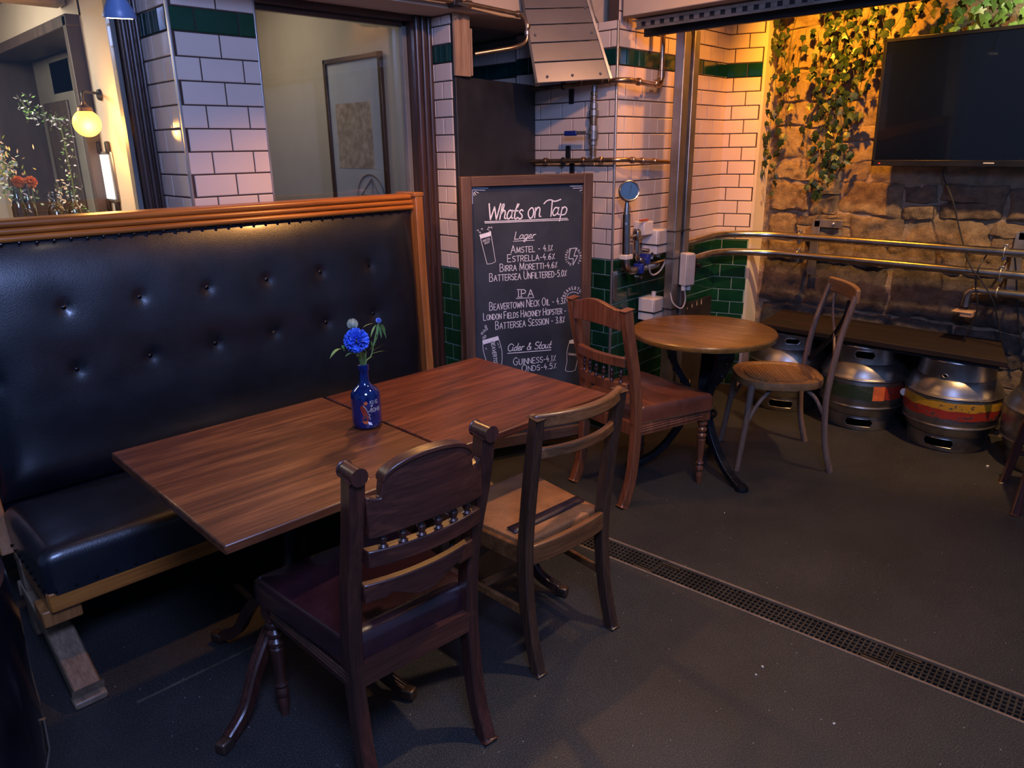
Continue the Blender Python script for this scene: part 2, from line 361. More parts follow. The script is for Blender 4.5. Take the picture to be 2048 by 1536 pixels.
def fillet(pts, r=.04, n=6):
    pts = [V(p) for p in pts]; out = [pts[0]]
    for i in range(1, len(pts) - 1):
        a, b_, c_ = pts[i - 1], pts[i], pts[i + 1]; u = (a - b_); w_ = (c_ - b_); rr = min(r, u.length * .49, w_.length * .49)
        p, q = b_ + u.normalized() * rr, b_ + w_.normalized() * rr
        for k in range(n + 1):
            t = k / n; out.append(p.lerp(b_, t).lerp(b_.lerp(q, t), t))
    out.append(pts[-1]); return out

# ================================================================== SETTING
# floor with a sunk channel for the drain grate
DA, DB = V((2.171, 2.02)), V((2.416, -0.9))           # centre line of the drain
DD = (DB - DA).normalized(); DN = V((-DD.y, DD.x)); HW = .067
a1, a2, b1, b2 = DA - DN * HW, DA + DN * HW, DB - DN * HW, DB + DN * HW     # a2/b2 on +x side
X0, X1, Y0, Y1 = -2.2, 4.9, -1.6, 3.9
mb = MB(); z = 0
P = lambda p: (p[0], p[1], 0)
def fq(*pts):
    c_ = sum(((pts[i][0] * pts[(i + 1) % len(pts)][1] - pts[(i + 1) % len(pts)][0] * pts[i][1]) for i in range(len(pts))))
    if c_ < 0: pts = pts[::-1]
    mb.add([P(p) for p in pts], [tuple(range(len(pts)))])
lo, hi = (a1, b1) if a1.x < a2.x else (a2, b2), (a2, b2) if a1.x < a2.x else (a1, b1)
fq((X0, Y0), (lo[1].x, Y0), lo[1], lo[0], (lo[0].x, Y1), (X0, Y1))
fq((X1, Y0), (hi[1].x, Y0), hi[1], hi[0], (hi[0].x, Y1), (X1, Y1))
fq((lo[0].x, Y1), lo[0], hi[0], (hi[0].x, Y1)); fq((lo[1].x, Y0), lo[1], hi[1], (hi[1].x, Y0))
floor = struct(mb.build('floor', 'resin_floor', smooth=False))
mb = MB(); mb.box(((X0 + X1) / 2, (Y0 + Y1) / 2, -.16), (X1 - X0, Y1 - Y0, .08)); mb.build('floor_slab', 'void_black', floor)
for q in (lo, hi):
    mb = MB(); mb.prism([P(q[0] - DN * .002) , P(q[0] + DN * .002), (q[0].x, q[0].y, -.12)], (0, 0, 0)) if False else None
mb = MB()
for q in (lo, hi):
    mb.add([(q[0].x, q[0].y, 0), (q[1].x, q[1].y, 0), (q[1].x, q[1].y, -.12), (q[0].x, q[0].y, -.12)], [(0, 1, 2, 3)])
mb.build('channel_side', 'void_black', floor, smooth=False)
# drain: edge angles + grates
dr = thing('floor_drain', 'long narrow metal floor drain of small square holes crossing the floor', 'drain', (0, 0, 0))
for sgn, nm in ((-1, 'edge_rail'), (1, 'edge_rail')):
    mb = MB(); p, q = DA + DN * (sgn * (HW - .004)), DB + DN * (sgn * (HW - .004)); mb.bar([(p.x, p.y, -.008), (q.x, q.y, -.008)], .010, .022, (DN.x, DN.y, 0)); mb.build(nm, 'drain_rust', dr, bevel=.001)
Lg = (DB - DA).length; ng = 3; cuts = [0, .55, 1.42, 2.3, Lg]
ang = math.atan2(DD.y, DD.x)
for gi in range(len(cuts) - 1):
    s0, s1 = cuts[gi] + .004, cuts[gi + 1] - .004; mb = MB(); mid = (s0 + s1) / 2; c_ = DA + DD * mid
    for k in range(6):
        q = c_ + DN * ((k - 2.5) / 2.5 * (HW - .013)); mb.box((q.x, q.y, -.010), (s1 - s0, .0055, .014), ang)
    npitch = int((s1 - s0) / .0175)
    for k in range(npitch + 1):
        q = DA + DD * (s0 + (s1 - s0) * k / npitch); mb.box((q.x, q.y, -.0105), (.0055, 2 * HW - .024, .012), ang)
    for s_, sg in ((s0 + .04, 1), (s1 - .04, -1)):
        q = DA + DD * s_ + DN * (sg * .036); mb.box((q.x, q.y, -.006), (.075, .022, .006), ang)
    mb.build('grate', 'drain_metal', dr, smooth=False)
# metal joint strip in the floor under the booth
mb = MB(); mb.box((.78, 2.148, .001), (.62, .007, .002)); struct(mb.build('trim_1', 'floor_strip', smooth=False))

# ---- tiled walls
TC = {}
def tile_mesh(w_, h_, mat):
    k = (round(w_, 3), round(h_, 3), mat)
    if k not in TC:
        e, d = .003, .008; vs = []
        for y, i in ((0, 0), (-d + .002, 0), (-d, e)):
            vs += [(-w_ / 2 + i, y, -h_ / 2 + i), (w_ / 2 - i, y, -h_ / 2 + i), (w_ / 2 - i, y, h_ / 2 - i), (-w_ / 2 + i, y, h_ / 2 - i)]
        fs = [(8, 9, 10, 11)]
        for a in (0, 4):
            for j in range(4): fs.append((a + j, a + (j + 1) % 4, a + 4 + (j + 1) % 4, a + 4 + j))
        me = bpy.data.meshes.new('tile'); me.from_pydata(vs, [], fs); me.materials.append(MATS[mat]); me.update(); TC[k] = me
    return TC[k]
def tile_wall(name, O, ang, length, z0, z1, G, off0=0.0, off1=.08, pw=.165, ph=.0827, gw=.0055, band=12, depth=.06, green_low=True, extra_green=()):
    """O = left end seen from the room; tiles face local -Y. G = top of the green dado"""
    rt = bpy.data.objects.new(name, None)
    u = V((math.cos(ang), math.sin(ang))); n = V((math.sin(ang), -math.cos(ang)))
    mb = MB(); c_ = V(O) + u * (length / 2) - n * (depth / 2 - .003)
    G2 = G if green_low else z0
    mb.box((c_.x, c_.y, (G2 + z1) / 2), (length, depth, z1 - G2), ang)
    root = struct(mb.build(name, 'dark_grout', smooth=False)); bpy.data.objects.remove(rt)
    if green_low:
        mb = MB(); mb.box((c_.x, c_.y, (G2 + z0) / 2), (length, depth, G2 - z0), ang); mb.build('grout_backing', 'pale_grout', root, smooth=False)
    r0 = math.floor((z0 - G) / ph); r1 = math.ceil((z1 - G) / ph)
    for r in range(r0, r1):
        za, zb = max(z0, G + r * ph + gw / 2), min(z1, G + (r + 1) * ph - gw / 2)
        if zb - za < .012: continue
        mat = 'green_tile' if (r < 0 and green_low) else (('green_tile' if name == 'wall_pillar' else 'teal_tile') if r == band else 'white_tile')
        x = (off0 if r % 2 == 0 else off1) - pw
        while x < length:
            xa, xb = max(0, x + gw / 2), min(length, x + pw - gw / 2); x += pw
            if xb - xa < .012: continue
            o = bpy.data.objects.new('tile', tile_mesh(xb - xa, zb - za, mat)); COL.objects.link(o); o.parent = root
            p = V(O) + u * ((xa + xb) / 2) + n * .0
            o.location = (p.x, p.y, (za + zb) / 2); o.rotation_euler = (R_.uniform(-.004, .004), 0, ang + R_.uniform(-.004, .004))
    return root
Q = PI / 2
# tiled pillar between the two windows
tile_wall('wall_pillar', (1.248, 3.14), 0, .348, 1.05, 2.42, .976, .10, .19, .178, .089, green_low=False)
tile_wall('wall_pillar_side', (1.246, 3.45), -Q, .305, 1.05, 2.42, .976, .05, .14, .178, .089, green_low=False)
mb = MB(); mb.box((1.425, 3.33, .52), (.35, .36, 1.04)); mb.box((1.425, 3.34, 1.75), (.33, .30, 1.4)); struct(mb.build('wall_pillar_core', 'plaster', smooth=False))
mb = MB(); mb.box((1.2455, 3.1375, 1.73), (.010, .016, 1.38)); mb.box((1.598, 3.1375, 1.73), (.009, .016, 1.38)); struct(mb.build('trim_2', 'trim_alu', bevel=.002))
# narrow tiled pier right of the second window
tile_wall('wall_pier', (2.50, 3.132), -Q, .172, 0, 2.20, 1.001, .105, .045, .165)
mb = MB(); mb.box((2.59, 3.09, 1.1), (.06, .09, 2.2)); struct(mb.build('wall_pier_core', 'plaster', smooth=False))
# wall with the valves, and the recess behind the dark panel
tile_wall('wall_right_recess', (3.25, 3.27), -Q, .72, 0, 2.2, 1.001, .10, .02)
tile_wall('wall_right_recess_deep', (3.33, 3.83), -Q, .56, 0, 2.2, 1.001, .06, .14)
mb = MB(); mb.box((3.30, 3.272, 1.1), (.10, .012, 2.2)); struct(mb.build('trim_3', 'trim_alu'))
mb = MB(); mb.box((2.92, 3.86, 1.1), (.9, .06, 2.2)); struct(mb.build('wall_recess_back', 'void_black', smooth=False))
mb = MB(); mb.box((2.62, 3.5, 1.1), (.06, .7, 2.2)); struct(mb.build('wall_recess_side', 'void_black', smooth=False))
XA = math.atan2(.09, 1.22)
tile_wall('wall_back', (3.25, 2.55), XA, 1.223, 0, 2.42, 1.001, .075, .158)
tile_wall('wall_back_return', (4.47, 2.64), math.atan2(-.21, .08), .215, 0, 2.6, 1.001, .125, .045)
mb = MB(); mb.box((3.246, 2.545, 1.1), (.012, .012, 2.2)); struct(mb.build('trim_4', 'trim_alu', bevel=.003))
mb = MB(); mb.prism([(4.545, 2.447, 0), (4.556, 2.425, 0), (4.72, 2.43, 0), (4.72, 2.50, 0)], (0, 0, 2.7)); struct(mb.build('trim_5', 'cream_paint', smooth=False))
# far side filler above the pipe alcove
# ---- stone wall
mb = MB(); ny, nz = 60, 50; vs = []; fs = []
for i in range(ny + 1):
    for j in range(nz + 1):
        y = 2.47 - i * 4.1 / ny; zz = j * 2.84 / nz
        vs.append((4.702 + .012 * noise.noise(V((y * 5, zz * 5, 3))), y, zz))
for i in range(ny):
    for j in range(nz): a = i * (nz + 1) + j; fs.append((a, a + 1, a + nz + 2, a + nz + 1))
mb.add(vs, fs); mb.box((4.80, .43, 1.42), (.08, 4.06, 2.84)); stone_wall = struct(mb.build('wall_right', 'mortar'))
def stone(y0, y1, z0, z1, mat, sd):
    nx, nzz = 14, 10; vs = []; fs = []; rr = random.Random(sd)
    ju = [(rr.uniform(-.018, .018), rr.uniform(-.014, .014)) for _ in range(4)]; bul = rr.uniform(.010, .028) * (.35 if z0 > 1.35 else 1)
    tiltz, tilty = rr.uniform(-.012, .012), rr.uniform(-.012, .012)
    for i in range(nx + 1):
        for j in range(nzz + 1):
            s, t = i / nx, j / nzz
            w4 = ((1 - s) * (1 - t), s * (1 - t), s * t, (1 - s) * t)
            y = y0 + (y1 - y0) * s + sum(w_ * q[0] for w_, q in zip(w4, ju)); zz = z0 + (z1 - z0) * t + sum(w_ * q[1] for w_, q in zip(w4, ju))
            y += .022 * noise.noise(V((y * 9, zz * 9, sd))); zz += .02 * noise.noise(V((y * 4, sd * .01, 9))) + .016 * noise.noise(V((y * 12, zz * 11, sd + 5)))
            ed = min(s, 1 - s, t, 1 - t); e = min(1, ed * 6.5)
            edge = math.sqrt(max(0, 1 - (1 - e) ** 2))
            x = 4.708 - (bul + .010) * edge - (.014 * noise.noise(V((y * 13, zz * 15, 0))) + .011 * noise.noise(V((y * 34, zz * 38, 1))) + .006 * noise.noise(V((y * 80, zz * 80, 2)))) * edge + (tiltz * (t - .5) + tilty * (s - .5)) * edge
            vs.append((x, y, zz))
    for i in range(nx):
        for j in range(nzz): a = i * (nzz + 1) + j; fs.append((a, a + 1, a + nzz + 2, a + nzz + 1))
    # normals: y decreasing with i -> face -x
    mb = MB(); mb.add(vs, fs); return mb.build('stone', mat, stone_wall, angle=50)
zz = 0.02; row = 0; sd = 100
rows_h = [.20, .17, .20, .30, .13, .16, .19, .11, .21, .15, .18, .13, .20, .16, .19]
for hh in rows_h:
    y = 2.40 + .0; first = True
    while y > -.25:
        w_ = R_.uniform(.16, .46) * (1.35 if hh > .25 else 1)
        y2 = y - w_
        if y2 < -.4: break
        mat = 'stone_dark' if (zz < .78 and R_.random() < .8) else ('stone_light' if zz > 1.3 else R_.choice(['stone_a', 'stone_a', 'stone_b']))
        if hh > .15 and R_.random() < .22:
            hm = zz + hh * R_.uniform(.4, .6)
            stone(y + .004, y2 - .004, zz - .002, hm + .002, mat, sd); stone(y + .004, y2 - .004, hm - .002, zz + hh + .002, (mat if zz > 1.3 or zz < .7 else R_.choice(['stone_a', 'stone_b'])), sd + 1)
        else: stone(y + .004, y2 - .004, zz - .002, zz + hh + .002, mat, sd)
        sd += 2; y = y2
    zz += hh

# ---- ceiling, beams, soffits
mb = MB(); mb.box((1.4, 2.25, 2.90), (6.9, 3.3, .08)); struct(mb.build('ceiling', 'ceiling_paint', smooth=False))
mb = MB(); mb.box((2.21, 3.03, 2.53), (2.02, .32, .65)); struct(mb.build('ceiling_beam_left', 'plaster', bevel=.004))
mb = MB(); mb.box((3.31, 1.0, 2.53), (.18, 3.0, .65)); struct(mb.build('ceiling_beam_right', 'plaster', bevel=.004))
mb = MB(); mb.box((2.92, 3.50, 2.25), (.9, .66, .08)); struct(mb.build('ceiling_recess', 'ceiling_paint', smooth=False))
mb = MB(); mb.prism([aty(1176, -30, 2.75), aty(1236, -30, 2.70), aty(1236, 119, 2.70), aty(1190, 30, 2.75)], (0.06, .25, 0)); struct(mb.build('wall_boxing', 'plaster', smooth=False))
# perforated track under the right-hand beam
tr = thing('ceiling_track', 'galvanised slotted steel track fixed under the plaster beam', 'track', (0, 0, 0))
mb = MB(); mb.box((3.345, 1.0, 2.195), (.09, 3.0, .006)); mb.build('top_plate', 'dull_steel', tr)
mb = MB(); yy = 2.48
mb.box((3.30, 1.0, 2.188), (.004, 2.96, .008)); mb.box((3.30, 1.0, 2.156), (.004, 2.96, .012))
while yy > -.45: mb.box((3.30, yy - .022, 2.172), (.004, .030, .022)); yy -= .055
mb.build('slotted_flange', 'dull_steel', tr, smooth=False)
mb = MB(); mb.box((3.306, 1.0, 2.172), (.003, 2.9, .026)); mb.build('slot_shadow', 'void_black', tr, smooth=False)
mb = MB(); mb.box((3.385, 1.0, 2.150), (.03, 2.96, .05)); mb.build('runner', 'black_iron', tr, bevel=.004)
# wall above the right-hand recess up to the ceiling
mb = MB(); mb.box((3.9, 2.80, 2.63), (1.35, .12, .45)); struct(mb.build('wall_back_upper', 'cream_paint', smooth=False))

# ---- glazed openings
def frame_post(name, x0, x1, y, z0, z1, n, mat, depth=.10, par=None):
    """fluted post: flat core with half round mouldings on the front"""
    mb = MB(); mb.box(((x0 + x1) / 2, y + depth / 2, (z0 + z1) / 2), (x1 - x0, depth, z1 - z0))
    wd = (x1 - x0) / n
    for k in range(n):
        cx_ = x0 + wd * (k + .5); r = wd * .40
        mb.prism([(cx_ + r * math.cos(PI + PI * q / 8), y + r * .9 * math.sin(PI + PI * q / 8), z0) for q in range(9)], (0, 0, z1 - z0))
    return mb.build(name, mat, par)
# window 2 (middle)
w2 = struct(frame_post('window_2', 2.385, 2.497, 3.10, 0.0, 2.2, 3, 'frame_wood'))
mb = MB()
mb.box((2.0, 3.155, 2.235), (.80, .09, .10)); mb.box((2.0, 3.125, 2.195), (.80, .04, .035)); mb.box((2.0, 3.17, 2.172), (.80, .03, .03)); mb.build('head_frame', 'frame_wood_h', w2, bevel=.004)
mb = MB(); mb.box((2.0, 3.17, 1.0), (.80, .10, .08)); mb.build('sill', 'frame_wood_h', w2, bevel=.004)
mb = MB(); mb.box((2.0, 3.17, .48), (.80, .08, .96)); mb.build('lower_panel', 'brown_door', w2, smooth=False)
mb = MB(); mb.box((1.99, 3.185, 1.60), (.79, .006, 1.18)); mb.build('pane', 'window_glass', w2, smooth=False)
mb = MB(); mb.box((2.372, 3.17, 1.6), (.026, .03, 1.16)); mb.box((1.606, 3.17, 1.6), (.018, .03, 1.16)); mb.build('inner_bead', 'grey_door', w2, bevel=.003)
# window 1 (left): jamb, head, sill
w1 = struct(frame_post('window_1', 1.165, 1.246, 3.43, 1.0, 2.42, 3, 'frame_wood'))
mb = MB(); mb.box((1.152, 3.49, 1.72), (.020, .05, 1.4)); mb.build('green_bead', 'grey_door', w1, bevel=.003)
mb = MB(); mb.box((.1, 3.50, 2.40), (2.15, .12, .16)); mb.build('head_frame', 'frame_wood_h', w1, bevel=.004)
mb = MB(); mb.box((.1, 3.50, 1.27), (2.15, .26, .05)); mb.build('sill', 'frame_wood_h', w1, bevel=.004)
mb = MB(); mb.box((.1, 3.50, .62), (2.15, .10, 1.24)); mb.build('lower_panel', 'brown_door', w1, smooth=False)
mb = MB(); mb.box((.1, 3.47, 1.82), (2.1, .006, 1.06)); mb.build('pane', 'window_glass', w1, smooth=False)
# ---- the rooms seen through the glass
mb = MB(); mb.box((1.26, 3.80, 1.35), (.10, .52, 2.7)); mb.box((1.26, 4.96, 2.45), (.10, 1.86, .50)); mb.box((1.26, 6.1, 1.35), (.10, .5, 2.7)); iw = struct(mb.build('wall_inner', 'cream_paint', smooth=False))
mb = MB(); mb.box((.1, 6.4, 1.35), (3.2, .08, 2.7)); struct(mb.build('wall_inner_far', 'cream_paint', smooth=False))
mb = MB(); mb.box((-1.4, 4.95, 1.35), (.08, 2.9, 2.7)); struct(mb.build('wall_inner_left', 'cream_paint', smooth=False))
mb = MB(); mb.box((.8, 4.95, -.02), (4.2, 2.8, .04)); struct(mb.build('floor_inner', 'brown_door', smooth=False))
mb = MB(); mb.box((1.0, 4.95, 2.76), (4.8, 2.9, .08)); struct(mb.build('ceiling_inner', 'cream_paint', smooth=False))
mb = MB(); p0 = aty(0, 12, 4.2); p1 = aty(0, 30, 4.2)
mb.box((-.1, 4.25, 2.34), (2.6, .12, .16)); struct(mb.build('ceiling_inner_beam', 'plaster', bevel=.004))
for k in range(8):
    mb = MB(); mb.box((-.1, 4.42 + k * .2, 2.43), (2.6, .185, .02)); o = mb.build('board', 'cream_paint', bpy.data.objects['ceiling_inner'], bevel=.004)
# doorway in the inner wall: deep dark reveal, grey panelled door beyond
dd = struct(MB().box((1.30, 4.09, 1.10), (.30, .05, 2.2)).box((1.30, 5.84, 1.10), (.30, .05, 2.2)).box((1.30, 4.96, 2.18), (.30, 1.8, .05)).build('door_1', 'brown_door', bevel=.004))
mb = MB(); mb.box((1.46, 4.96, 1.1), (.03, 1.75, 2.15)); mb.build('door_back', 'plaster', dd, smooth=False)
mb = MB(); mb.box((1.42, 5.38, 1.1), (.05, .75, 2.1)); mb.box((1.42, 4.20, 1.1), (.05, .16, 2.1)); mb.box((1.42, 4.8, 2.03), (.05, 1.2, .18)); mb.build('door_leaf', 'grey_door', dd, bevel=.004)
mb = MB(); mb.box((1.39, 5.38, 1.35), (.02, .5, 1.1)); mb.build('door_panel', 'brown_door', dd, bevel=.006)
# second inner room: poster wall
mb = MB(); mb.box((2.43, 4.55, 1.35), (.10, 2.72, 2.7)); struct(mb.build('wall_inner_poster', 'cream_paint', smooth=False))
mb = MB(); mb.box((1.90, 4.75, 1.35), (1.0, .08, 2.7)); struct(mb.build('wall_inner_end', 'cream_paint', smooth=False))
mb = MB(); mb.box((1.67, 4.3, 1.30), (.12, .8, 2.0)); struct(mb.build('wall_inner_pier', 'plaster', bevel=.004))
mb = MB(); mb.box((1.95, 3.9, -.02), (1.0, 1.4, .04)); struct(mb.build('floor_inner_poster', 'brown_door', smooth=False))
# unseen black slab added so that light does not leak behind the walls
mb = MB(); mb.box((3.9, 3.9, 1.4), (1.6, .06, 2.8)); struct(mb.build('wall_light_block', 'void_black', smooth=False))

# ================================================================== FURNITURE
# ---- booth bench
BX0, BX1 = .345, 2.25
bench = thing('booth_bench', 'long booth bench with buttoned black leather back and orange-brown wooden top rail', 'bench', (1.3, 2.7, 0))
def B(mb, name, mat, par=bench, **k):
    o = mb.build(name, mat, par, **k)
    if par is bench: o.location = (-1.3, -2.7, 0)
    return o
# top rail mouldings (runs past the frame's left edge)
mb = MB(); RX0 = BX0
mb.box(((RX0 + 2.205) / 2, 3.01, 1.372), (2.205 - RX0, .10, .036))
for zc, yc, r in ((1.381, 2.955, .013), (1.357, 2.950, .011), (1.333, 2.946, .012)):
    mb.prism([(RX0, yc + r * 1.1 * math.cos(a), zc + r * math.sin(a)) for a in [PI / 2 + PI * q / 8 for q in range(9)]] + [(RX0, 3.05, zc - r), (RX0, 3.05, zc + r)], (2.205 - RX0, 0, 0))
rail = B(mb, 'top_rail', 'bench_wood')
def back_y(z): return 2.945 - (1.33 - z) * .035
# end post
def endpost(x):
    mb = MB(); 
    mb.prism([(x - .022, back_y(1.39) - .035, 1.385), (x - .022, back_y(1.1) - .03, 1.1), (x - .022, back_y(.5) - .03, .50), (x - .022, back_y(.3) - .10, .30), (x - .022, 3.06, .30), (x - .022, 3.06, 1.385)], (.044, 0, 0))
    mb.box((x, 2.985, 1.392), (.056, .15, .020)); return mb
B(endpost(2.226), 'end_post', 'bench_wood_v', bevel=.004)
B(endpost(BX0 - .02), 'end_post', 'bench_wood_v', bevel=.004)
# buttoned back panel
BUT = [(.655 + .2505 * i, zz) for zz in (1.092, .870) for i in range(6)] + [(.405, 1.092), (.405, .87), (2.155, .981)][:2]
nx, nzz = 150, 56; vs = []; fs = []; xA, xB, zA, zB = BX0, 2.204, .44, 1.325
for i in range(nx + 1):
    for j in range(nzz + 1):
        x = xA + (xB - xA) * i / nx; t = j / nzz; zz = zA + (zB - zA) * t
        puff = .070 * (1 - abs(2 * t - 1) ** 4) * (1 - abs(2 * i / nx - 1) ** 24)
        dmp = 0
        for bx, bz in BUT:
            dx, dz = (x - bx), (zz - bz); dd_ = dx * dx + dz * dz
            if dd_ < .05: dmp += .012 * math.exp(-dd_ / .0004) + .008 * math.exp(-dd_ / .007)
        wr = .0022 * noise.noise(V((x * 3, zz * 9, 4))) + .0012 * noise.noise(V((x * 9, zz * 5, 8)))
        vs.append((x, back_y(zz) - puff + dmp + wr + .012, zz))
for i in range(nx):
    for j in range(nzz): a = i * (nzz + 1) + j; fs.append((a, a + nzz + 1, a + nzz + 2, a + 1))
mb = MB(); mb.add(vs, fs); back = B(mb, 'back_panel', 'black_leather', angle=80)
mb = MB(); mb.prism([(BX0, back_y(1.33) + .02, 1.33), (BX0, back_y(.4) + .03, .40), (BX0, 3.05, .40), (BX0, 3.05, 1.33)], (2.2 - BX0, 0, 0)); B(mb, 'back_board', 'black_gloss', smooth=False)
for k, (bx, bz) in enumerate(BUT):
    mb = MB(); mb.sphere((0, 0, 0), .0095, 10, 6, (1, .5, 1)); o = mb.build('button', 'nail_dark' if k != 9 else 'nail_brass', back); o.location = (bx, back_y(bz) - .0695 * (1 - abs(2 * (bz - .44) / .885 - 1) ** 4) + .012 + .0185, bz)
mb = MB(); x = xA + .02; k = 0
stud_me = None
while x < 2.19:
    if stud_me is None:
        o = MB().sphere((0, 0, 0), .0062, 8, 5, (1, .6, 1)).build('stud', 'nail_dark', bench); stud_me = o.data
    else:
        o = bpy.data.objects.new('stud', stud_me); COL.objects.link(o); o.parent = bench
    o.location = (x - 1.3, back_y(1.318) - .002 + .0 - 2.7 - .004, 1.3165 + .0015 * math.sin(k * 2.1)); x += .052; k += 1
# seat cushion
def cushion(x0, x1, y0, y1, z0, z1, rad=.035, crown=.018, n=26, m_=18, mat='black_leather', wr=.0015):
    """soft box: rounded top edges, crowned top"""
    vs = []; fs = []; ring = []
    prof = [(0, z0), (0, z0 + (z1 - z0 - rad) * .5), (0, z1 - rad)] + [(rad * (1 - math.cos(a)), z1 - rad + rad * math.sin(a)) for a in [PI / 2 * q / 6 for q in range(1, 7)]]
    n1, n2 = n, m_
    def outline(ins):
        pts = []; a0, a1, c0, c1 = x0 + ins, x1 - ins, y0 + ins, y1 - ins
        rr = max(.002, .03 - ins * .4)
        for i in range(n1): pts.append((a0 + (a1 - a0) * i / n1, c0))
        for i in range(n2): pts.append((a1, c0 + (c1 - c0) * i / n2))
        for i in range(n1): pts.append((a1 - (a1 - a0) * i / n1, c1))
        for i in range(n2): pts.append((a0, c1 - (c1 - c0) * i / n2))
        out = []
        for x, y in pts:
            cx_, cy_ = min(max(x, a0 + rr), a1 - rr), min(max(y, c0 + rr), c1 - rr)
            dx, dy = x - cx_, y - cy_; l = math.hypot(dx, dy)
            if l > rr: x, y = cx_ + dx / l * rr, cy_ + dy / l * rr
            out.append((x, y))
        return out
    k = 2 * (n1 + n2)
    for ins, z_ in prof:
        for x, y in outline(ins): vs.append((x, y, z_ + wr * noise.noise(V((x * 14, y * 14, z_ * 9)))))
    for r in range(len(prof) - 1):
        for j in range(k): fs.append((r * k + j, r * k + (j + 1) % k, (r + 1) * k + (j + 1) % k, (r + 1) * k + j))
    steps = 7; base = (len(prof) - 1) * k; cxm, cym = (x0 + x1) / 2, (y0 + y1) / 2; last = outline(prof[-1][0])
    for s in range(1, steps + 1):
        f = 1 - s / steps * .97; o_ = len(vs)
        for x, y in last:
            xx, yy = cxm + (x - cxm) * f, cym + (y - cym) * f
            vs.append((xx, yy, prof[-1][1] + crown * (1 - f ** 2) + wr * 1.5 * noise.noise(V((xx * 9, yy * 9, 2)))))
        for j in range(k): fs.append((base + j, base + (j + 1) % k, o_ + (j + 1) % k, o_ + j))
        base = o_
    fs.append(tuple(base + j for j in range(k))); mb = MB(); mb.add(vs, fs); return mb
B(cushion(BX0 - .005, 2.205, 2.385, 2.875, .315, .462, .045, .012, n=60), 'seat_cushion', 'black_leather', angle=80)
mb = MB(); mb.box(((BX0 + 2.2) / 2, 2.402, .292), (2.2 - BX0, .03, .065)); B(mb, 'front_apron', 'bench_wood', bevel=.004)
mb = MB(); mb.box((BX0 + .012, 2.63, .290), (.03, .46, .07)); B(mb, 'side_apron', 'bench_wood_v', bevel=.004)
mb = MB(); mb.box((BX0 + .10, 2.62, .285), (.14, .42, .02)); B(mb, 'seat_frame', 'bench_wood_v', bevel=.004)
mb = MB(); mb.box((BX0 + .030, 2.455, .235), (.11, .10, .055)); B(mb, 'leg_block', 'bench_wood_v', bevel=.005)
x = BX0 + .02; k = 0
while x < 2.19:
    o = bpy.data.objects.new('stud', stud_me); COL.objects.link(o); o.parent = bench; o.location = (x - 1.3, 2.3815 - 2.7, .330); o.scale = (.8, .8, .8); x += .058
for k in range(9):
    o = bpy.data.objects.new('stud', stud_me); COL.objects.link(o); o.parent = bench; o.location = (BX0 - .008 - 1.3, 2.41 + k * .05 - 2.7, .330); o.rotation_euler = (0, 0, Q); o.scale = (.8, .8, .8)
def bench_foot(x):
    o = MB().bar([(x, 2.80, .17), (x, 2.55, .135), (x, 2.262, .030)], .078, .052, (1, 0, 0)).box((x, 2.262, .012), (.092, .05, .024)).build('foot', 'bench_foot_wood', bench, bevel=.006); o.location = (-1.3, -2.7, 0)
    o2 = MB().box((x, 2.76, .16), (.07, .07, .30)).build('leg', 'bench_foot_wood', bench, bevel=.004); o2.location = (-1.3, -2.7, 0)
bench_foot(.372); bench_foot(2.12)
mb = MB(); mb.box((1.3, 2.86, .155), (1.85, .03, .31)); B(mb, 'kick_board', 'black_gloss', smooth=False)

# ---- the two pedestal tables
def rect_table(name, label, x0, x1, y0, y1, mat, zt, foot_rot):
    cx_, cy_ = (x0 + x1) / 2, (y0 + y1) / 2
    t = thing(name, label, 'table', (cx_, cy_, 0), 0)
    MB().box((0, 0, zt - .0135), (x1 - x0, y1 - y0, .027)).build('tabletop', mat, t, bevel=.005)
    MB().box((0, 0, zt - .042), (.46, .46, .028)).build('support_frame', 'cast_iron', t, bevel=.004)
    MB().lathe([(.030, .22), (.050, .24), (.054, .30), (.040, .33), (.034, .36), (.046, .385), (.034, .41), (.030, .46), (.036, .52), (.050, .545), (.062, .57), (.058, .60), (.040, .62), (.055, .635), (.055, .65), (.075, .675), (.075, zt - .055)], (0, 0, 0), 20).build('pedestal', 'cast_iron', t, angle=30)
    for k in range(4):
        a = foot_rot + k * Q; u = V((math.cos(a), math.sin(a), 0)); s = V((-u.y, u.x, 0))
        pts = spline([V((0, 0, .27)) + u * .035, V((0, 0, .262)) + u * .12, V((0, 0, .17)) + u * .215, V((0, 0, .07)) + u * .28, V((0, 0, .026)) + u * .355], 6)
        sec = lambda q: [(-.019 + .004 * q, -.019 + .006 * q), (.019 - .004 * q, -.019 + .006 * q), (.019 - .004 * q, .016), (.010, .019), (.008, .0145), (.002, .0145), (0, .019), (-.002, .0145), (-.008, .0145), (-.010, .019), (-.019 + .004 * q, .016)]
        lg = MB().sweep(pts, sec, s).build('leg', 'mahogany', t, angle=25)
        tp = V((0, 0, .020)) + u * .372
        MB().box(tp, (.045, .034, .036), a).build('toe_cap', 'copper_dark', lg, bevel=.006)
    return t
rect_table('dining_table', 'rectangular brown wooden table with the blue bottle standing on it', .567, 1.279, 1.527, 2.306, 'table_wood', .75, math.radians(203))
rect_table('dining_table', 'rectangular reddish wooden table in front of the chalkboard', 1.292, 2.022, 1.590, 2.306, 'table_wood_red', .748, math.radians(203))

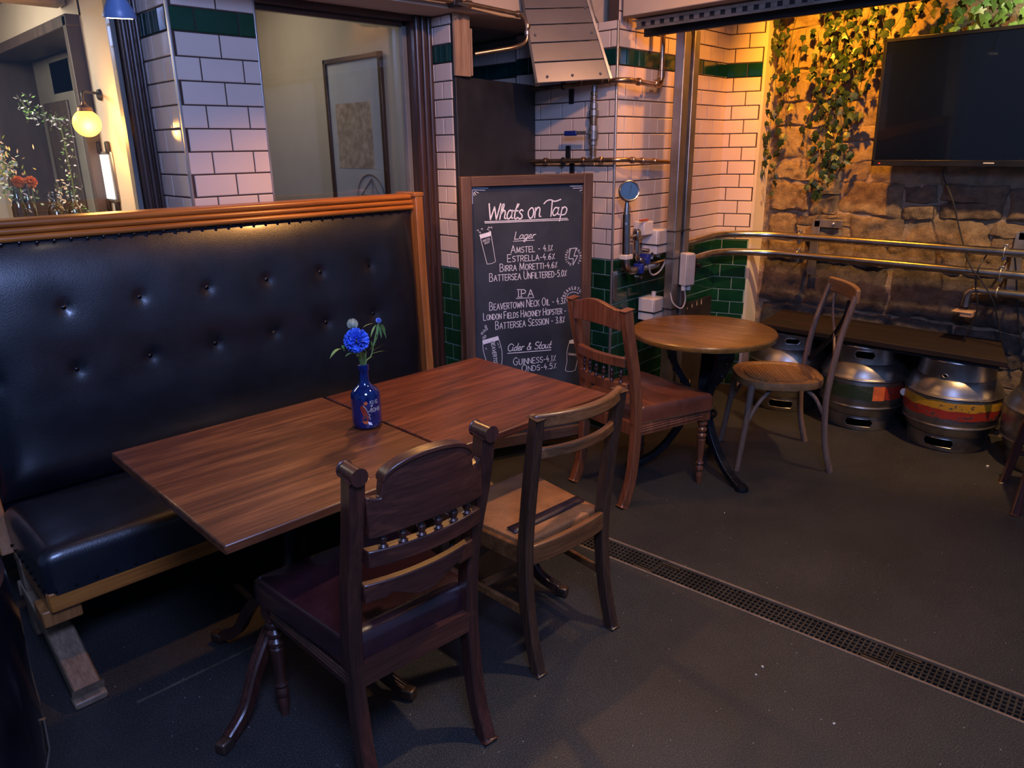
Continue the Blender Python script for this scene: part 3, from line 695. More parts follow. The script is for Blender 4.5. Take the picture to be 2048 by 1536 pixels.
# ---- chairs
def turned_leg(x, y, h, r, mat, par, name='leg'):
    prof = [(r * .55, 0), (r * .72, .03), (r * .85, .05), (r * .62, .065), (r * .95, .075), (r * .95, .085), (r * .62, .098), (r * .95, .11), (r * .62, .122), (r * .74, .15), (r * 1.0, .235)]
    zz = .24
    for k in range(4): prof += [(r * .70, zz), (r * 1.12, zz + .010), (r * 1.12, zz + .020), (r * .70, zz + .030)]; zz += .031
    prof += [(r * .8, h - .062), (r * 1.05, h - .058)]
    prof = [q for q in prof if q[1] <= h - .05]
    mb = MB().lathe(prof, (x, y, 0), 16); mb.box((x, y, h - .028), (2 * r + .006, 2 * r + .006, .066)); return mb.build(name, mat, par, bevel=.0)
def studs(par, pts, r, mat, name='stud'):
    mb = MB()
    for p in pts: mb.sphere(p, r, 6, 4)
    o = mb.build(name, mat, par); o['kind'] = 'stuff'; return o
def line(a, b, n): return [V(a).lerp(V(b), i / (n - 1)) for i in range(n)]
def post_path(x, z0y, top, lean=.0):
    # rear post: sabre back below the seat, raked above it
    return spline([(x[0], z0y, 0), (x[1], z0y + .042, .12), (x[2], z0y + .062, .28), (x[2], z0y + .066, .44), (x[2], z0y + .045, .62), (x[3], top[1] + .02, top[2] - .12), (x[3], top[1], top[2])], 5)
def parlour_chair(label, loc, rz, wood_v, wood_h, leather, style, group=None, nailcol='nail_dark'):
    """late Victorian side chair, facing local +y"""
    t = thing('dining_chair', label, 'chair', loc, rz)
    hw, fw = .178, .235; sh = .47; yb, yf = -.215, .245
    for s in (-1, 1):
        tz = .935
        pth = post_path((s * hw, s * hw, s * hw, s * hw * 1.02), yb - .055, (0, yb - .075, tz))
        mb = MB().bar(pth, .038, .046, (1, 0, 0)); o = mb.build('rear_post', wood_v, t, bevel=.005)
        if style == 'scroll':
            MB().cyl((s * hw * 1.02, yb - .105, tz + .006), (s * hw * 1.02, yb - .040, tz + .006), .0180, 16).build('scroll_cap', wood_v, o, bevel=.003)
        turned_leg(s * (fw - .03), yf - .035, sh - .072, .021, wood_v, t)
    cv = lambda dy: (lambda x: yb - .068 + dy - .030 * (1 - (x / hw) ** 2))
    if style == 'scroll':
        def zt(x):
            a = abs(x) / hw
            if a > .70: return .872 + .018 * ((a - .70) / .30) ** 2
            return .905 + .050 * math.sqrt(max(0, 1 - (a / .70) ** 2))
        cr = MB().rail(-hw + .017, hw - .017, lambda x: .782 + .004 * math.cos(x * 18), zt, cv(0), .026, 48).build('crest_rail', wood_h, t, bevel=.003)
        MB().rail(-hw * .69, hw * .69, lambda x: zt(x) - .006, lambda x: zt(x) + .005, cv(0), .034, 40).build('crest_moulding', wood_h, cr, bevel=.002)
        MB().rail(-hw + .017, hw - .017, .700, .742, lambda x: cv(.012)(x), .030, 24).build('cross_rail', wood_h, t, bevel=.003)
        for k in range(6):
            x = -hw + .017 + (2 * hw - .034) * (k + .85) / 6.7
            MB().lathe([(.006, .740), (.012, .744), (.007, .749), (.011, .758), (.012, .766), (.006, .776), (.006, .790)], (x, cv(.010)(x), 0), 12).build('spindle', wood_v, t)
        MB().rail(-hw + .017, hw - .017, lambda x: .588 - .018 * math.cos(x / hw * PI * 1.5) * (1 if abs(x) < hw * .6 else .3), .640, lambda x: cv(.042)(x), .024, 30).build('lower_rail', wood_h, t, bevel=.003)
    else:
        def zt(x): return .925 + .034 * math.cos(x / hw * PI / 2) ** 2
        MB().rail(-hw + .017, hw - .017, lambda x: .835 + .018 * math.cos(x / hw * PI / 2), zt, cv(0), .024, 30).build('crest_rail', wood_h, t, bevel=.003)
        MB().rail(-hw + .017, hw - .017, .668, .712, cv(.03), .028, 24).build('cross_rail', wood_h, t, bevel=.003)
        MB().rail(-hw + .017, hw - .017, .545, .590, cv(.048), .028, 24).build('lower_rail', wood_h, t, bevel=.003)
        for k in range(6):
            x = -hw + .017 + (2 * hw - .034) * (k + .7) / 6.4; y = cv(.040)(x)
            MB().lathe([(.005, .588), (.011, .594), (.006, .602), (.006, .612), (.011, .622), (.008, .632), (.010, .640), (.005, .650), (.005, .670)], (x, y, 0), 12).build('spindle', 'mahogany', t)
    # seat frame with reeded rails
    zc = sh - .098
    def seat_rail(a, b_, nm='seat_rail'):
        mb = MB().bar([a, b_], .022, .058, None) if False else MB()
        a, b_ = V(a), V(b_); d_ = (b_ - a).normalized(); sd_ = V((-d_.y, d_.x, 0)); mb.sweep([a, b_], [(-.011, -.030), (-.011, .030), (.011, .030), (.011, .016), (.014, .012), (.011, .006), (.014, 0), (.011, -.006), (.014, -.012), (.011, -.018), (.011, -.030)], sd_)
        return mb.build(nm, wood_h, t)
    A_, B_, C_, D_ = (-hw - .005, yb, zc), (hw + .005, yb, zc), (fw - .022, yf - .025, zc), (-fw + .022, yf - .025, zc)
    seat_rail(A_, B_); seat_rail(C_, B_); seat_rail(D_, C_); seat_rail(A_, D_)
    cu = cushion(-1, 1, yb + .012, yf, sh - .078, sh + .006, .040, .016, 24, 20, leather, .0008)
    cu.v = [(x * ((hw + .012) + (fw - hw - .005) * (y - yb) / (yf - yb)), y, z) for x, y, z in cu.v]
    se = cu.build('seat', leather, t, angle=80)
    q = sh - .072; e = .004
    a_, b2_, c2_, d2_ = (-hw - .014, yb + .006, q), (hw + .014, yb + .006, q), (fw + e, yf + .004, q), (-fw - e, yf + .004, q)
    studs(se, line(a_, b2_, 26) + line(b2_, c2_, 38) + line(c2_, d2_, 36) + line(d2_, a_, 38), .0042, nailcol)
    return t
parlour_chair('dark mahogany chair with arched crest, scroll tops and maroon leather seat, nearest the camera', (.962, 1.562, 0), math.radians(-3), 'mahogany', 'mahogany_rail', 'maroon_leather', 'scroll')
parlour_chair('reddish wooden chair with spindle back and studded red-brown leather seat', (2.828, 2.012, 0), math.radians(-100), 'chair_red', 'chair_red', 'red_leather', 'plain', nailcol='nail_brass')
# plain chair with slip seat
def slip_chair(label, loc, rz):
    t = thing('dining_chair', label, 'chair', loc, rz); hw, fw = .178, .220; yb, yf = -.20, .215; sh = .445
    for s in (-1, 1):
        pth = spline([(s * hw, yb - .055, 0), (s * hw, yb - .02, .14), (s * hw, yb, .30), (s * hw, yb, .44), (s * hw * 1.0, yb - .018, .62), (s * hw * 1.02, yb - .055, .872)], 5)
        MB().bar(pth, .034, lambda q: .042 - .010 * abs(q - .5), (1, 0, 0)).build('rear_post', 'chair_brown', t, bevel=.004)
        MB().bar([(s * (fw - .02), yf - .022, 0), (s * (fw - .02), yf - .022, sh - .015)], lambda q: .026 + .010 * q, lambda q: .026 + .010 * q, (1, 0, 0)).build('front_leg', 'chair_brown', t, bevel=.004)
        MB().bar([(s * hw, yb - .005, .20), (s * (fw - .02), yf - .022, .20)], .016, .028, (1, 0, 0)).build('side_stretcher', 'chair_brown_rail', t, bevel=.003)
        MB().bar([(s * (hw + .002), yb + .01, sh - .045), (s * (fw - .012), yf - .02, sh - .045)], .020, .058, (1, 0, 0)).build('side_rail', 'chair_brown_rail', t, bevel=.003)
    MB().bar([(-(fw - .04), .01, .205), (fw - .04, .01, .205)], .016, .026, (0, 1, 0)).build('cross_stretcher', 'chair_brown_rail', t, bevel=.003)
    cv = lambda d_: (lambda x: yb - .052 + d_ - .045 * (1 - (x / hw) ** 2))
    MB().rail(-hw - .015, hw + .015, .838, .880, cv(0), .026, 30).build('top_rail', 'chair_brown_rail', t, bevel=.006)
    MB().rail(-hw + .014, hw - .014, .735, .768, cv(.018), .020, 24).build('mid_rail', 'chair_brown_rail', t, bevel=.004)
    MB().rail(-hw + .014, hw - .014, sh - .075, sh - .008, lambda x: yb - .004 - .018 * (1 - (x / hw) ** 2), .022, 20).build('back_seat_rail', 'chair_brown_rail', t, bevel=.004)
    MB().bar([(-fw + .03, yf - .02, sh - .042), (fw - .03, yf - .02, sh - .042)], .020, .062, (0, 1, 0)).build('front_seat_rail', 'chair_brown_rail', t, bevel=.003)
    cu = cushion(-1, 1, yb + .014, yf - .012, sh - .028, sh - .006, .010, .016, 24, 20, 'tan_leather', .001)
    cu.v = [(x * (hw - .012 + (fw - hw) * (y - yb) / (yf - yb)), y, z) for x, y, z in cu.v]
    se = lab(cu.build('seat', 'tan_leather', t, angle=80), 'worn tan leather slip seat')
    mb = MB(); vs = []; n = 16
    for i in range(n + 1):
        x = (-hw + .02) + (2 * hw - .03) * i / n; c_ = .018 * (1 - ((x) / hw) ** 2)
        for dy in (.050, .092): vs.append((x, yb + dy - c_ * .6 + .02, sh + .0065 - .006 * (x / hw) ** 2 + (.003 if dy > .06 else 0)))
    mb.add(vs, [(2 * i, 2 * i + 2, 2 * i + 3, 2 * i + 1) for i in range(n)]); so = mb.build('seat_strip', 'dark_strip', se); sm = so.modifiers.new('s', 'SOLIDIFY'); sm.thickness = .001; sm.offset = 1  # darker curved strip across the back of the seat
    return t
slip_chair('plain brown wooden chair with curved open back and tan leather seat', (1.612, 1.615, 0), math.radians(-2))

# cross-back chair
def cross_back(label, loc, rz):
    t = thing('dining_chair', label, 'chair', loc, rz); hw = .205; yb, yf = -.205, .20; sh = .47
    for s in (-1, 1):
        pth = spline([(s * (hw + .008), yb - .045, 0), (s * hw, yb - .005, .16), (s * (hw - .004), yb + .012, .36), (s * (hw - .008), yb, .52), (s * (hw - .012), yb - .025, .70), (s * (hw - .022), yb - .075, .90)], 6)
        MB().tube(pth, lambda q: .0165 - .002 * q, 12).build('rear_post', 'weathered', t)
        MB().tube(spline([(s * (hw + .005), yf + .015, 0), (s * (hw - .012), yf - .012, .22), (s * (hw - .035), yf - .035, .45)], 6), lambda q: .0135 + .004 * q, 12).build('front_leg', 'weathered', t)
        MB().tube(spline([(s * (hw - .005), yb + .012, .30), (s * (hw - .03), yb + .06, .39), (s * (hw - .07), yb + .12, .435)], 6), .010, 10).build('brace', 'weathered', t)
        MB().tube(spline([(s * (hw - .014), yf - .015, .24), (s * (hw - .03), yf - .07, .35), (s * (hw - .06), yf - .15, .432)], 6), .010, 10).build('brace', 'weathered', t)
        # arched inner splat: from the crest down to the opposite side
        MB().bar(spline([(s * .105, yb - .078, .865), (s * .085, yb - .070, .78), (s * -.01, yb - .058, .66), (s * -.12, yb - .032, .555), (s * -.185, yb - .006, .49)], 6), .022, .010, (0, 0, 1)).build('cross_splat', 'weathered' if s > 0 else 'cast_iron', t, bevel=.002)
    MB().rail(-hw + .008, hw - .008, .862, .935, lambda x: yb - .075 - .035 * (1 - (x / hw) ** 2), .022, 24).build('crest_rail', 'weathered_top', t, bevel=.008)
    def ol(f, z_): return [(f * hw * 1.02 * math.copysign(abs(math.cos(a)) ** .72, math.cos(a)), f * .215 * math.copysign(abs(math.sin(a)) ** .80, math.sin(a)), z_) for a in [2 * PI * k / 40 for k in range(40)]]
    vs = ol(1, sh - .038) + ol(1.015, sh - .02) + ol(1, sh - .002) + ol(.86, sh) + ol(.82, sh - .008) + ol(.4, sh - .006) + ol(.02, sh - .004)
    fs = [tuple(range(39, -1, -1))] + [(r * 40 + j, r * 40 + (j + 1) % 40, (r + 1) * 40 + (j + 1) % 40, (r + 1) * 40 + j) for r in range(6) for j in range(40)] + [tuple(240 + j for j in range(40))]
    se = MB().add(vs, fs).build('seat', 'weathered_top', t, angle=40)
    mb = MB()
    for k in range(-9, 10):
        w_ = math.sqrt(max(0, 1 - (k / 10.5) ** 2))
        mb.box((k * .0165, 0, sh - .005), (.010, .33 * w_, .003), .0); mb.box((0, k * .0165, sh - .004), (.32 * w_, .010, .003), .0)
    mb.build('woven_rattan', 'weathered_top', se)
    return t
cross_back('weathered cross-back bistro chair with oval woven seat in front of the kegs', (3.560, 1.690, 0), math.radians(131.6 - 90))

# chair at the right-hand edge: only a seat corner and a leg are in view
t = thing('low_stool', 'square brown wooden stool with dark legs at the right edge of the picture', 'stool', (3.93, .47, 0), math.radians(20))
MB().box((0, 0, .445), (.36, .36, .030)).build('seat', 'weathered_top', t, bevel=.008)
for sx in (-1, 1):
    for sy in (-1, 1):
        MB().bar([(sx * .185, sy * .185, 0), (sx * .135, sy * .135, .43)], .034, .034, (1, 0, 0)).build('leg', 'mahogany', t, bevel=.004)
for sx in (-1, 1):
    MB().bar([(sx * .165, -.165, .17), (sx * .165, .165, .17)], .018, .024, (1, 0, 0)).build('stretcher', 'mahogany', t, bevel=.003)

# ---- round table on a cast iron base
t = thing('round_table', 'round orange-brown wooden table on an ornate black iron base', 'table', (3.160, 1.895, 0), math.radians(10))
MB().lathe([(.325, .700), (.344, .703), (.348, .712), (.348, .724), (.344, .730), (.336, .732)], (0, 0, 0), 64).build('tabletop', 'round_wood', t, angle=30)
MB().lathe([(.10, .672), (.16, .676), (.18, .69), (.18, .6995)], (0, 0, 0), 24).build('top_plate', 'cast_iron', t)
for k in range(3):
    a = k * 2 * PI / 3 + math.radians(4); u = V((math.cos(a), math.sin(a), 0)); s = V((-u.y, u.x, 0))
    pts = spline([V((0, 0, .675)) + u * .13, V((0, 0, .62)) + u * .155, V((0, 0, .53)) + u * .12, V((0, 0, .44)) + u * .065, V((0, 0, .34)) + u * .060, V((0, 0, .22)) + u * .10, V((0, 0, .10)) + u * .185, V((0, 0, .035)) + u * .27, V((0, 0, .014)) + u * .325], 7)
    lg = MB().bar(pts, lambda q: .125 - .19 * q if q < .45 else .040 + .014 * abs(q - .6), .030, s).build('leg', 'cast_iron', t, bevel=.003)
    mb = MB()
    for q in (3, 8, 13, 18):
        p = pts[q]; o2 = u * .012
        mb.add(*(lambda m: (m.v, m.f))(MB().tube([p + o2 + s * (.014 * math.cos(th) * (1 - q * .02)) + V((0, 0, 1)) * (.020 * math.sin(th)) for th in [2 * PI * k2 / 10 for k2 in range(10)]], .004, 6, closed=True)))
    mb.build('scroll_ornament', 'cast_iron', lg)['kind'] = 'stuff'
    MB().lathe([(.028, 0), (.034, .006), (.030, .022), (.015, .030)], V((0, 0, 0)) + u * .33, 14).build('paw_foot', 'cast_iron', lg)
MB().tube([(.085 * math.cos(a), .085 * math.sin(a), .30) for a in [2 * PI * k / 24 for k in range(24)]], .010, 8, closed=True).build('base_ring', 'cast_iron', t)

# ---- shelf bench over the kegs
t = thing('wall_bench', 'dark stained plank bench along the stone wall above the kegs', 'bench', (4.42, 1.48, 0), math.radians(0))
MB().prism([(-.225, .66, .522), (.25, .74, .522), (.25, -.52, .522), (-.20, -.66, .522)], (0, 0, .030)).build('plank', 'shelf_wood', t, bevel=.003)
MB().prism([(-.185, .64, .500), (-.165, .64, .500), (-.155, -.62, .500), (-.175, -.62, .500)], (0, 0, .0215)).build('front_batten', 'black_iron', t)
for yy in (.70, -.153): MB().box((.225, yy, .26), (.07, .035, .52)).build('leg', 'shelf_wood', t, bevel=.003)

# ---- kegs
def keg(label, loc, rz, kind):
    t = thing('beer_keg', label, 'keg', loc, rz)
    prof = [(.176, .0), (.190, .002), (.193, .012), (.196, .085), (.203, .092), (.214, .11), (.222, .135), (.229, .140), (.231, .147), (.227, .155), (.232, .175), (.2345, .195), (.2335, .285), (.231, .300), (.236, .306), (.2365, .316), (.231, .323), (.227, .335), (.215, .360), (.196, .392), (.188, .398), (.187, .405), (.184, .480), (.187, .490), (.184, .498), (.176, .499)]
    body = MB().lathe(prof, (0, 0, 0), 56)
    body.lathe([(.001, .432), (.12, .430), (.172, .412), (.174, .498)], (0, 0, 0), 40)
    b = body.build('body', 'keg_steel', t, angle=28)
    for zz, r in ((.150, .2305), (.311, .2365)):
        MB().tube([(r * math.cos(a), r * math.sin(a), zz) for a in [2 * PI * k / 56 for k in range(56)]], .0048, 8, closed=True).build('hoop', 'keg_steel', t)
    MB().cyl((0, 0, .43), (0, 0, .458), .032, 16).build('spear_valve', 'dull_steel', t)
    def patch(a0, a1, z0, z1, mat, nm, rr=None, sh_=.0, n=20):
        """thin curved sheet lying on the body"""
        vs = []; fs = []; nz_ = 4
        def rad(z_):
            for (r0, q0), (r1, q1) in zip(prof, prof[1:]):
                if q0 <= z_ <= q1 and q1 > q0: return r0 + (r1 - r0) * (z_ - q0) / (q1 - q0)
            return .2
        for i in range(n + 1):
            for j in range(nz_ + 1):
                a = a0 + (a1 - a0) * i / n; z_ = z0 + (z1 - z0) * j / nz_; z_ += sh_ * noise.noise(V((a * 6, z_ * 20, a0)))
                r = rad(z_) + .0022; vs.append((r * math.cos(a), r * math.sin(a), z_))
        for i in range(n):
            for j in range(nz_): q = i * (nz_ + 1) + j; fs.append((q, q + nz_ + 1, q + nz_ + 2, q + 1))
        return MB().add(vs, fs).build(nm, mat, t)
    def slot(a, z_, w_, h_):
        pts = [(-w_ / 2, 0), (-w_ / 2 + .012, -h_ / 2), (w_ / 2 - .012, -h_ / 2), (w_ / 2, 0), (w_ / 2 - .012, h_ / 2), (-w_ / 2 + .012, h_ / 2)]
        r = .1965 if z_ < .2 else .188
        vs = []; ns = 12
        for i in range(ns + 1):
            x = -w_ / 2 + w_ * i / ns; hh = h_ / 2 * min(1, (w_ / 2 - abs(x)) / .012)
            for sg in (-1, 1): vs.append(((r + .0015) * math.cos(a + x / r), (r + .0015) * math.sin(a + x / r), z_ + sg * hh))
        o = MB().add(vs, [(2 * i, 2 * i + 2, 2 * i + 3, 2 * i + 1) for i in range(ns)]).build('hand_slot', 'slot_black', t, smooth=False)
        pts = [(-w_ / 2, 0), (-w_ / 2 + .012, -h_ / 2)] + [(-w_ / 2 + .012 + (w_ - .024) * i / 6, -h_ / 2) for i in range(1, 7)] + [(w_ / 2, 0), (w_ / 2 - .012, h_ / 2)] + [(w_ / 2 - .012 - (w_ - .024) * i / 6, h_ / 2) for i in range(1, 7)]
        vs2 = [((r + .003) * math.cos(a + x / r), (r + .003) * math.sin(a + x / r), z_ + y) for x, y in pts]
        MB().tube(vs2, .0028, 6, closed=True).build('slot_lip', 'keg_steel', o)
    for k in range(2): slot(PI * k + (.12 if kind != 'b' else -.05), .050, .150, .046)
    if kind == 'a':      # green/red band, big slot on top
        slot(.05, .452, .110, .044)
        patch(-1.3, .35, .198, .282, 'label_green', 'painted_band', sh_=.006); patch(.35, .62, .200, .284, 'label_orange', 'painted_patch'); patch(.62, 1.4, .206, .280, 'label_red', 'painted_band', sh_=.006)
    if kind == 'b':      # yellow over red band
        patch(-1.5, 1.6, .246, .292, 'label_yellow', 'painted_band', sh_=.010); patch(-1.5, 1.6, .196, .246, 'label_red', 'painted_band', sh_=.008)
        slot(-.15, .420, .030, .020)
        MB().lathe([(.001, 0), (.022, 0), (.022, .004), (.001, .005)], (.235 * math.cos(-1.30), .235 * math.sin(-1.30), .26), 14, Matrix.Rotation(Q, 3, 'Y')).build('bung', 'label_white', t)
    if kind == 'c':      # sticker
        patch(-.62, -.25, .262, .296, 'label_white', 'sticker', n=8); patch(-.62, -.25, .240, .262, 'label_yellow', 'sticker', n=8); patch(-.62, -.25, .205, .240, 'label_red', 'sticker', n=8)
        slot(.2, .452, .090, .034)
    if kind == 'd': slot(.3, .452, .090, .034)
    return t
kx = 4.432
face = PI + .24
keg('plain dented steel keg behind the cross-back chair', (kx, 2.045, 0), face, 'd')
keg('steel keg with a faded green band and orange-red paint patch', (kx, 1.565, 0), face, 'a')
keg('steel keg with a worn yellow and red band, nearest under the bench', (kx, 1.088, 0), face - .1, 'b')
keg('steel keg with a white, yellow and red sticker at the right edge', (kx - .02, .600, 0), face, 'c')

# ---- dark panel, chip-board strip, cladding hood in the alcove
pn = thing('blank_panel', 'tall blank black board closing the alcove behind the chalkboard', 'panel', (2.9, 3.0, 0))
PA, PB = V((2.498, 2.944)), V((3.235, 3.125)); pa = math.atan2(PB.y - PA.y, PB.x - PA.x); pc = (PA + PB) / 2
o = MB().box((pc.x - 2.9, pc.y - 3.0, .965), ((PB - PA).length, .018, 1.93), pa).build('sheet', 'dark_panel', pn, bevel=.002)
cb = thing('board_strip', 'upright strip of bare chipboard fixed above the black panel', 'board', (2.53, 2.94, 1.9))
MB().box((.010, -.008, .215), (.105, .016, .37), .10).build('strip', 'chip_board', cb, bevel=.002)
MB().box((.068, .012, .14), (.010, .05, .21), .10).build('edge_batten', 'chip_board', cb, bevel=.001)
# hood cladding: planks mapped onto one sloping plane
hd = thing('cladding_hood', 'sloping grey panelled hood above the valve pipes', 'hood', (0, 0, 0))
BL, BR = atx(1073, 167, 2.86), atx(1222, 158, 3.14)
TL, TR = atx(1038, -40, 2.86), atx(1163, -40, 3.14)
hn = (BR - BL).cross(TL - BL).normalized()
if hn.y > 0: hn = -hn
ts = [0, .205, .395, .57, .725, .86, 1.0]; yS = [165, 129, 92, 54, 13, -13, -40]
def hp(u, t):
    return BL.lerp(BR, u).lerp(TL.lerp(TR, u), t)
for k in range(6):
    t0, t1 = ts[k] + .004, ts[k + 1] - .004
    q = [hp(0, t0), hp(1, t0), hp(1, t1), hp(0, t1)]
    MB().prism([V(p) for p in q], -hn * .012).build('plank', 'hood_panel', hd, bevel=.0025)
for u, t in ((.93, .72), (.92, .47), (.10, .47), (.16, .06), (.5, .06), (.88, .06)):
    MB().sphere(hp(u, t) + hn * .002, .007, 8, 5).build('screw_head', 'dull_steel', hd)
MB().bar([hp(1.0, 0) + hn * .004, hp(1.0, 1) + hn * .004], .012, .012, hn).build('edge_angle', 'trim_alu', hd)
MB().bar([hp(0, 0) + hn * .0, hp(0, 1)], .010, .012, hn).build('edge_angle', 'black_iron', hd)

# ---- pipework
def pipe(mb, pts, r, k=12, fil=.05): return mb.tube(fillet(pts, fil, 6), r, k)
def collar(par, p, d_, r, l=.022, mat='brass_pipe', nm='collar'):
    d_ = V(d_).normalized(); p = V(p); M = d_.to_track_quat('Z', 'Y').to_matrix()
    o = MB().lathe([(r * .85, -l / 2), (r, -l / 2 + .002), (r, l / 2 - .002), (r * .85, l / 2)], (0, 0, 0), 12, M).build(nm, mat, par); o.location = p; return o
def clip_(par, p, ax, r, wall, mat='black_iron'):
    """pipe ring plus back plate on the wall; wall = point on the wall behind"""
    p = V(p); ax = V(ax).normalized(); w_ = V(wall) - p
    M = ax.to_track_quat('Z', 'Y').to_matrix()
    mb = MB().tube([p + M @ V(((r + .004) * math.cos(a), (r + .004) * math.sin(a), 0)) for a in [2 * PI * k / 16 for k in range(16)]], .005, 8, closed=True)
    o = mb.build('pipe_ring', mat, par)
    MB().cyl(p + w_.normalized() * r, V(wall), .005, 8).build('stud_rod', mat, o); return o
vp = thing('valve_pipework', 'brass and copper pipework with a blue-handled valve on the tiled wall', 'pipe', (0, 0, 0))
xw = 3.20
up = [(xw, 3.10, 1.915), (xw, 2.475, 1.915)]
cx2 = 3.57; yb2 = 2.475
mb = MB(); pipe(mb, [(xw, 3.13, 1.905), (xw, 2.50, 1.915), (3.25, 2.465, 1.915), (cx2, 2.50, 1.902), (cx2, 2.50, 2.21)], .0135, fil=.045); mb.build('upper_pipe', 'brass_pipe', vp)
mb = MB(); pipe(mb, [(xw, 3.13, 1.520), (xw, 2.51, 1.530), (3.25, 2.475, 1.530), (3.69, 2.505, 1.508)], .0125, fil=.04); mb.build('lower_pipe', 'brass_pipe', vp)
mb = MB(); mb.cyl((xw, 2.655, 1.53), (xw, 2.655, 1.915), .0125, 12); mb.build('riser', 'dull_steel', vp)
for yy, zz in ((3.0, 1.523), (2.72, 1.527), (2.60, 1.529)): collar(vp, (xw, yy, zz), (0, 1, 0), .018)
for yy in (2.74, 2.60, 2.56): collar(vp, (xw, yy, 1.915), (0, 1, 0), .019)
for q in ((3.30, 2.47), (3.40, 2.48), (3.52, 2.49)): collar(vp, (q[0], q[1], 1.527 - (q[0] - 3.3) * .05), (1, .05, 0), .0175)
for q in ((3.33, 2.47), (3.50, 2.49)): collar(vp, (q[0], q[1], 1.911), (1, .05, 0), .019)
collar(vp, (cx2, 2.50, 1.96), (0, 0, 1), .019, .04)
for zz, r, l in ((1.86, .018, .018), (1.835, .018, .012), (1.80, .021, .03), (1.765, .026, .03), (1.73, .020, .05), (1.69, .024, .03), (1.655, .027, .045), (1.615, .022, .02), (1.58, .018, .02), (1.56, .018, .012)):
    collar(vp, (xw, 2.655, zz), (0, 0, 1), r, l, 'dull_steel' if r > .02 else 'brass_pipe', 'fitting')
vh = MB().box((xw - .035, 2.735, 1.668), (.012, .030, .010)).cyl((xw - .03, 2.655, 1.665), (xw, 2.655, 1.665), .009, 8).build('valve_stem', 'dull_steel', vp)
MB().box((xw - .037, 2.725, 1.668), (.006, .11, .018)).build('valve_lever', 'dull_steel', vp, bevel=.002)
MB().box((xw - .038, 2.782, 1.667), (.014, .088, .026)).build('lever_grip', 'blue_paint', vp, bevel=.006)
for yy, zz, dz in ((2.845, 1.912, -.055), (2.865, 1.522, .045), (2.835, 1.522, -.045)):
    MB().box((3.238, yy, zz + dz), (.008, .034, .075)).build('bracket_plate', 'black_iron', vp, bevel=.003)
for zz in (1.912, 1.522): clip_(vp, (xw, 2.87, zz), (0, 1, 0), .0135, (3.245, 2.87, zz))
# small pipe that runs round the beam and up to the hood
p2 = thing('beam_pipe', 'thin brass pipe running along the plaster beam and down beside the hood', 'pipe', (0, 0, 0))
b0, b1, b2_, b3 = atz(925, 4, 2.245), aty(1042, 30, 2.80), aty(1056, 85, 2.80), aty(950, 108, 2.93)
mb = MB(); pipe(mb, [aty(800, -14, 2.82), aty(925, 5, 2.82), b1 + V((.03, 0, 0)), b2_, aty(1030, 95, 2.82), b3], .0105, fil=.05); mb.build('pipe', 'brass_pipe', p2)
collar(p2, aty(937, 8, 2.815), (1, 0, 0), .017, .03); collar(p2, aty(1036, 28, 2.80), (1, 0, 0), .016, .02); collar(p2, aty(1055, 52, 2.80), (0, 0, 1), .015, .02); collar(p2, aty(1054, 66, 2.80), (0, 0, 1), .014, .02, 'dull_steel')
# box clamp on the beam
cl = thing('beam_clamp', 'dark metal clamp on the corner of the plaster beam at the top', 'clamp', tuple(aty(910, 4, 2.83)))
MB().box((0, 0, 0), (.055, .05, .045)).build('block', 'black_iron', cl, bevel=.008); MB().cyl((0, -.03, -.01), (.045, -.03, -.015), .007, 8).build('bolt', 'dull_steel', cl)

# gauge pipework in front of the back wall
gp = thing('gauge_pipework', 'stainless pipe loop carrying a round pressure gauge on the tiled corner', 'pipe', (0, 0, 0))
yg = 2.455
mb = MB(); pipe(mb, [(3.246, yg, 1.255), (3.252, yg, .945), (3.66, yg + .02, .950)], .0215, 14, .065); mb.build('main_pipe', 'steel', gp)
mb = MB(); mb.tube([(3.245, yg, 1.20), (3.246, yg, 1.30), (3.247, yg, 1.335)], lambda q: .021 - .012 * min(1, q * 1.4), 14); mb.build('reducer', 'steel', gp)
mb = MB(); pipe(mb, [(3.25, yg, 1.128), (3.335, yg, 1.135)], .009, 10); mb.build('cross_tube', 'steel', gp)
mb = MB(); pipe(mb, [(3.338, yg, 1.17), (3.340, yg, 1.01), (3.42, yg + .004, .985), (3.44, yg + .006, 1.0)], .018, 12, .05); mb.build('small_bend', 'steel', gp)
MB().box((3.338, yg - .004, 1.135), (.034, .036, .055)).build('valve_block', 'steel', gp, bevel=.005)
gz = 1.372
gd = MB().lathe([(.040, -.020), (.052, -.018), (.055, -.004), (.055, .012), (.050, .016), (.048, .010)], (0, 0, 0), 28, (V((-.62, -.75, .22)).to_track_quat('Z', 'Y').to_matrix())).build('gauge_case', 'black_plastic', gp); gd.location = (3.242, yg - .012, gz)
gn = V((-.62, -.75, .22)).normalized(); gM = gn.to_track_quat('Z', 'Y').to_matrix()
MB().lathe([(.001, 0), (.047, 0), (.047, .002), (.001, .002)], (0, 0, 0), 28, gM).build('dial', 'mirror_reflect_glow' if False else 'mirror_glass', gd).location = gn * .011
MB().tube([gM @ V((.050 * math.cos(a), .050 * math.sin(a), .016)) for a in [2 * PI * k / 28 for k in range(28)]], .004, 8, closed=True).build('bezel', 'steel', gd)
MB().tube([gM @ V((0, -.02, .0145)), gM @ V((.012, .03, .0145))], .0012, 6).build('needle', 'black_plastic', gd)
for p, m_ in (((3.252, yg, 1.028), 'label_white'), ): MB().box(p, (.062, .050, .026)).build('pipe_clamp', 'white_plastic', gp, bevel=.004)
for x_, z_ in ((3.372, .952), (3.43, 1.0)): MB().box((x_, yg, z_), (.030, .056, .056)).build('blue_clamp', 'blue_paint', gp, bevel=.006)
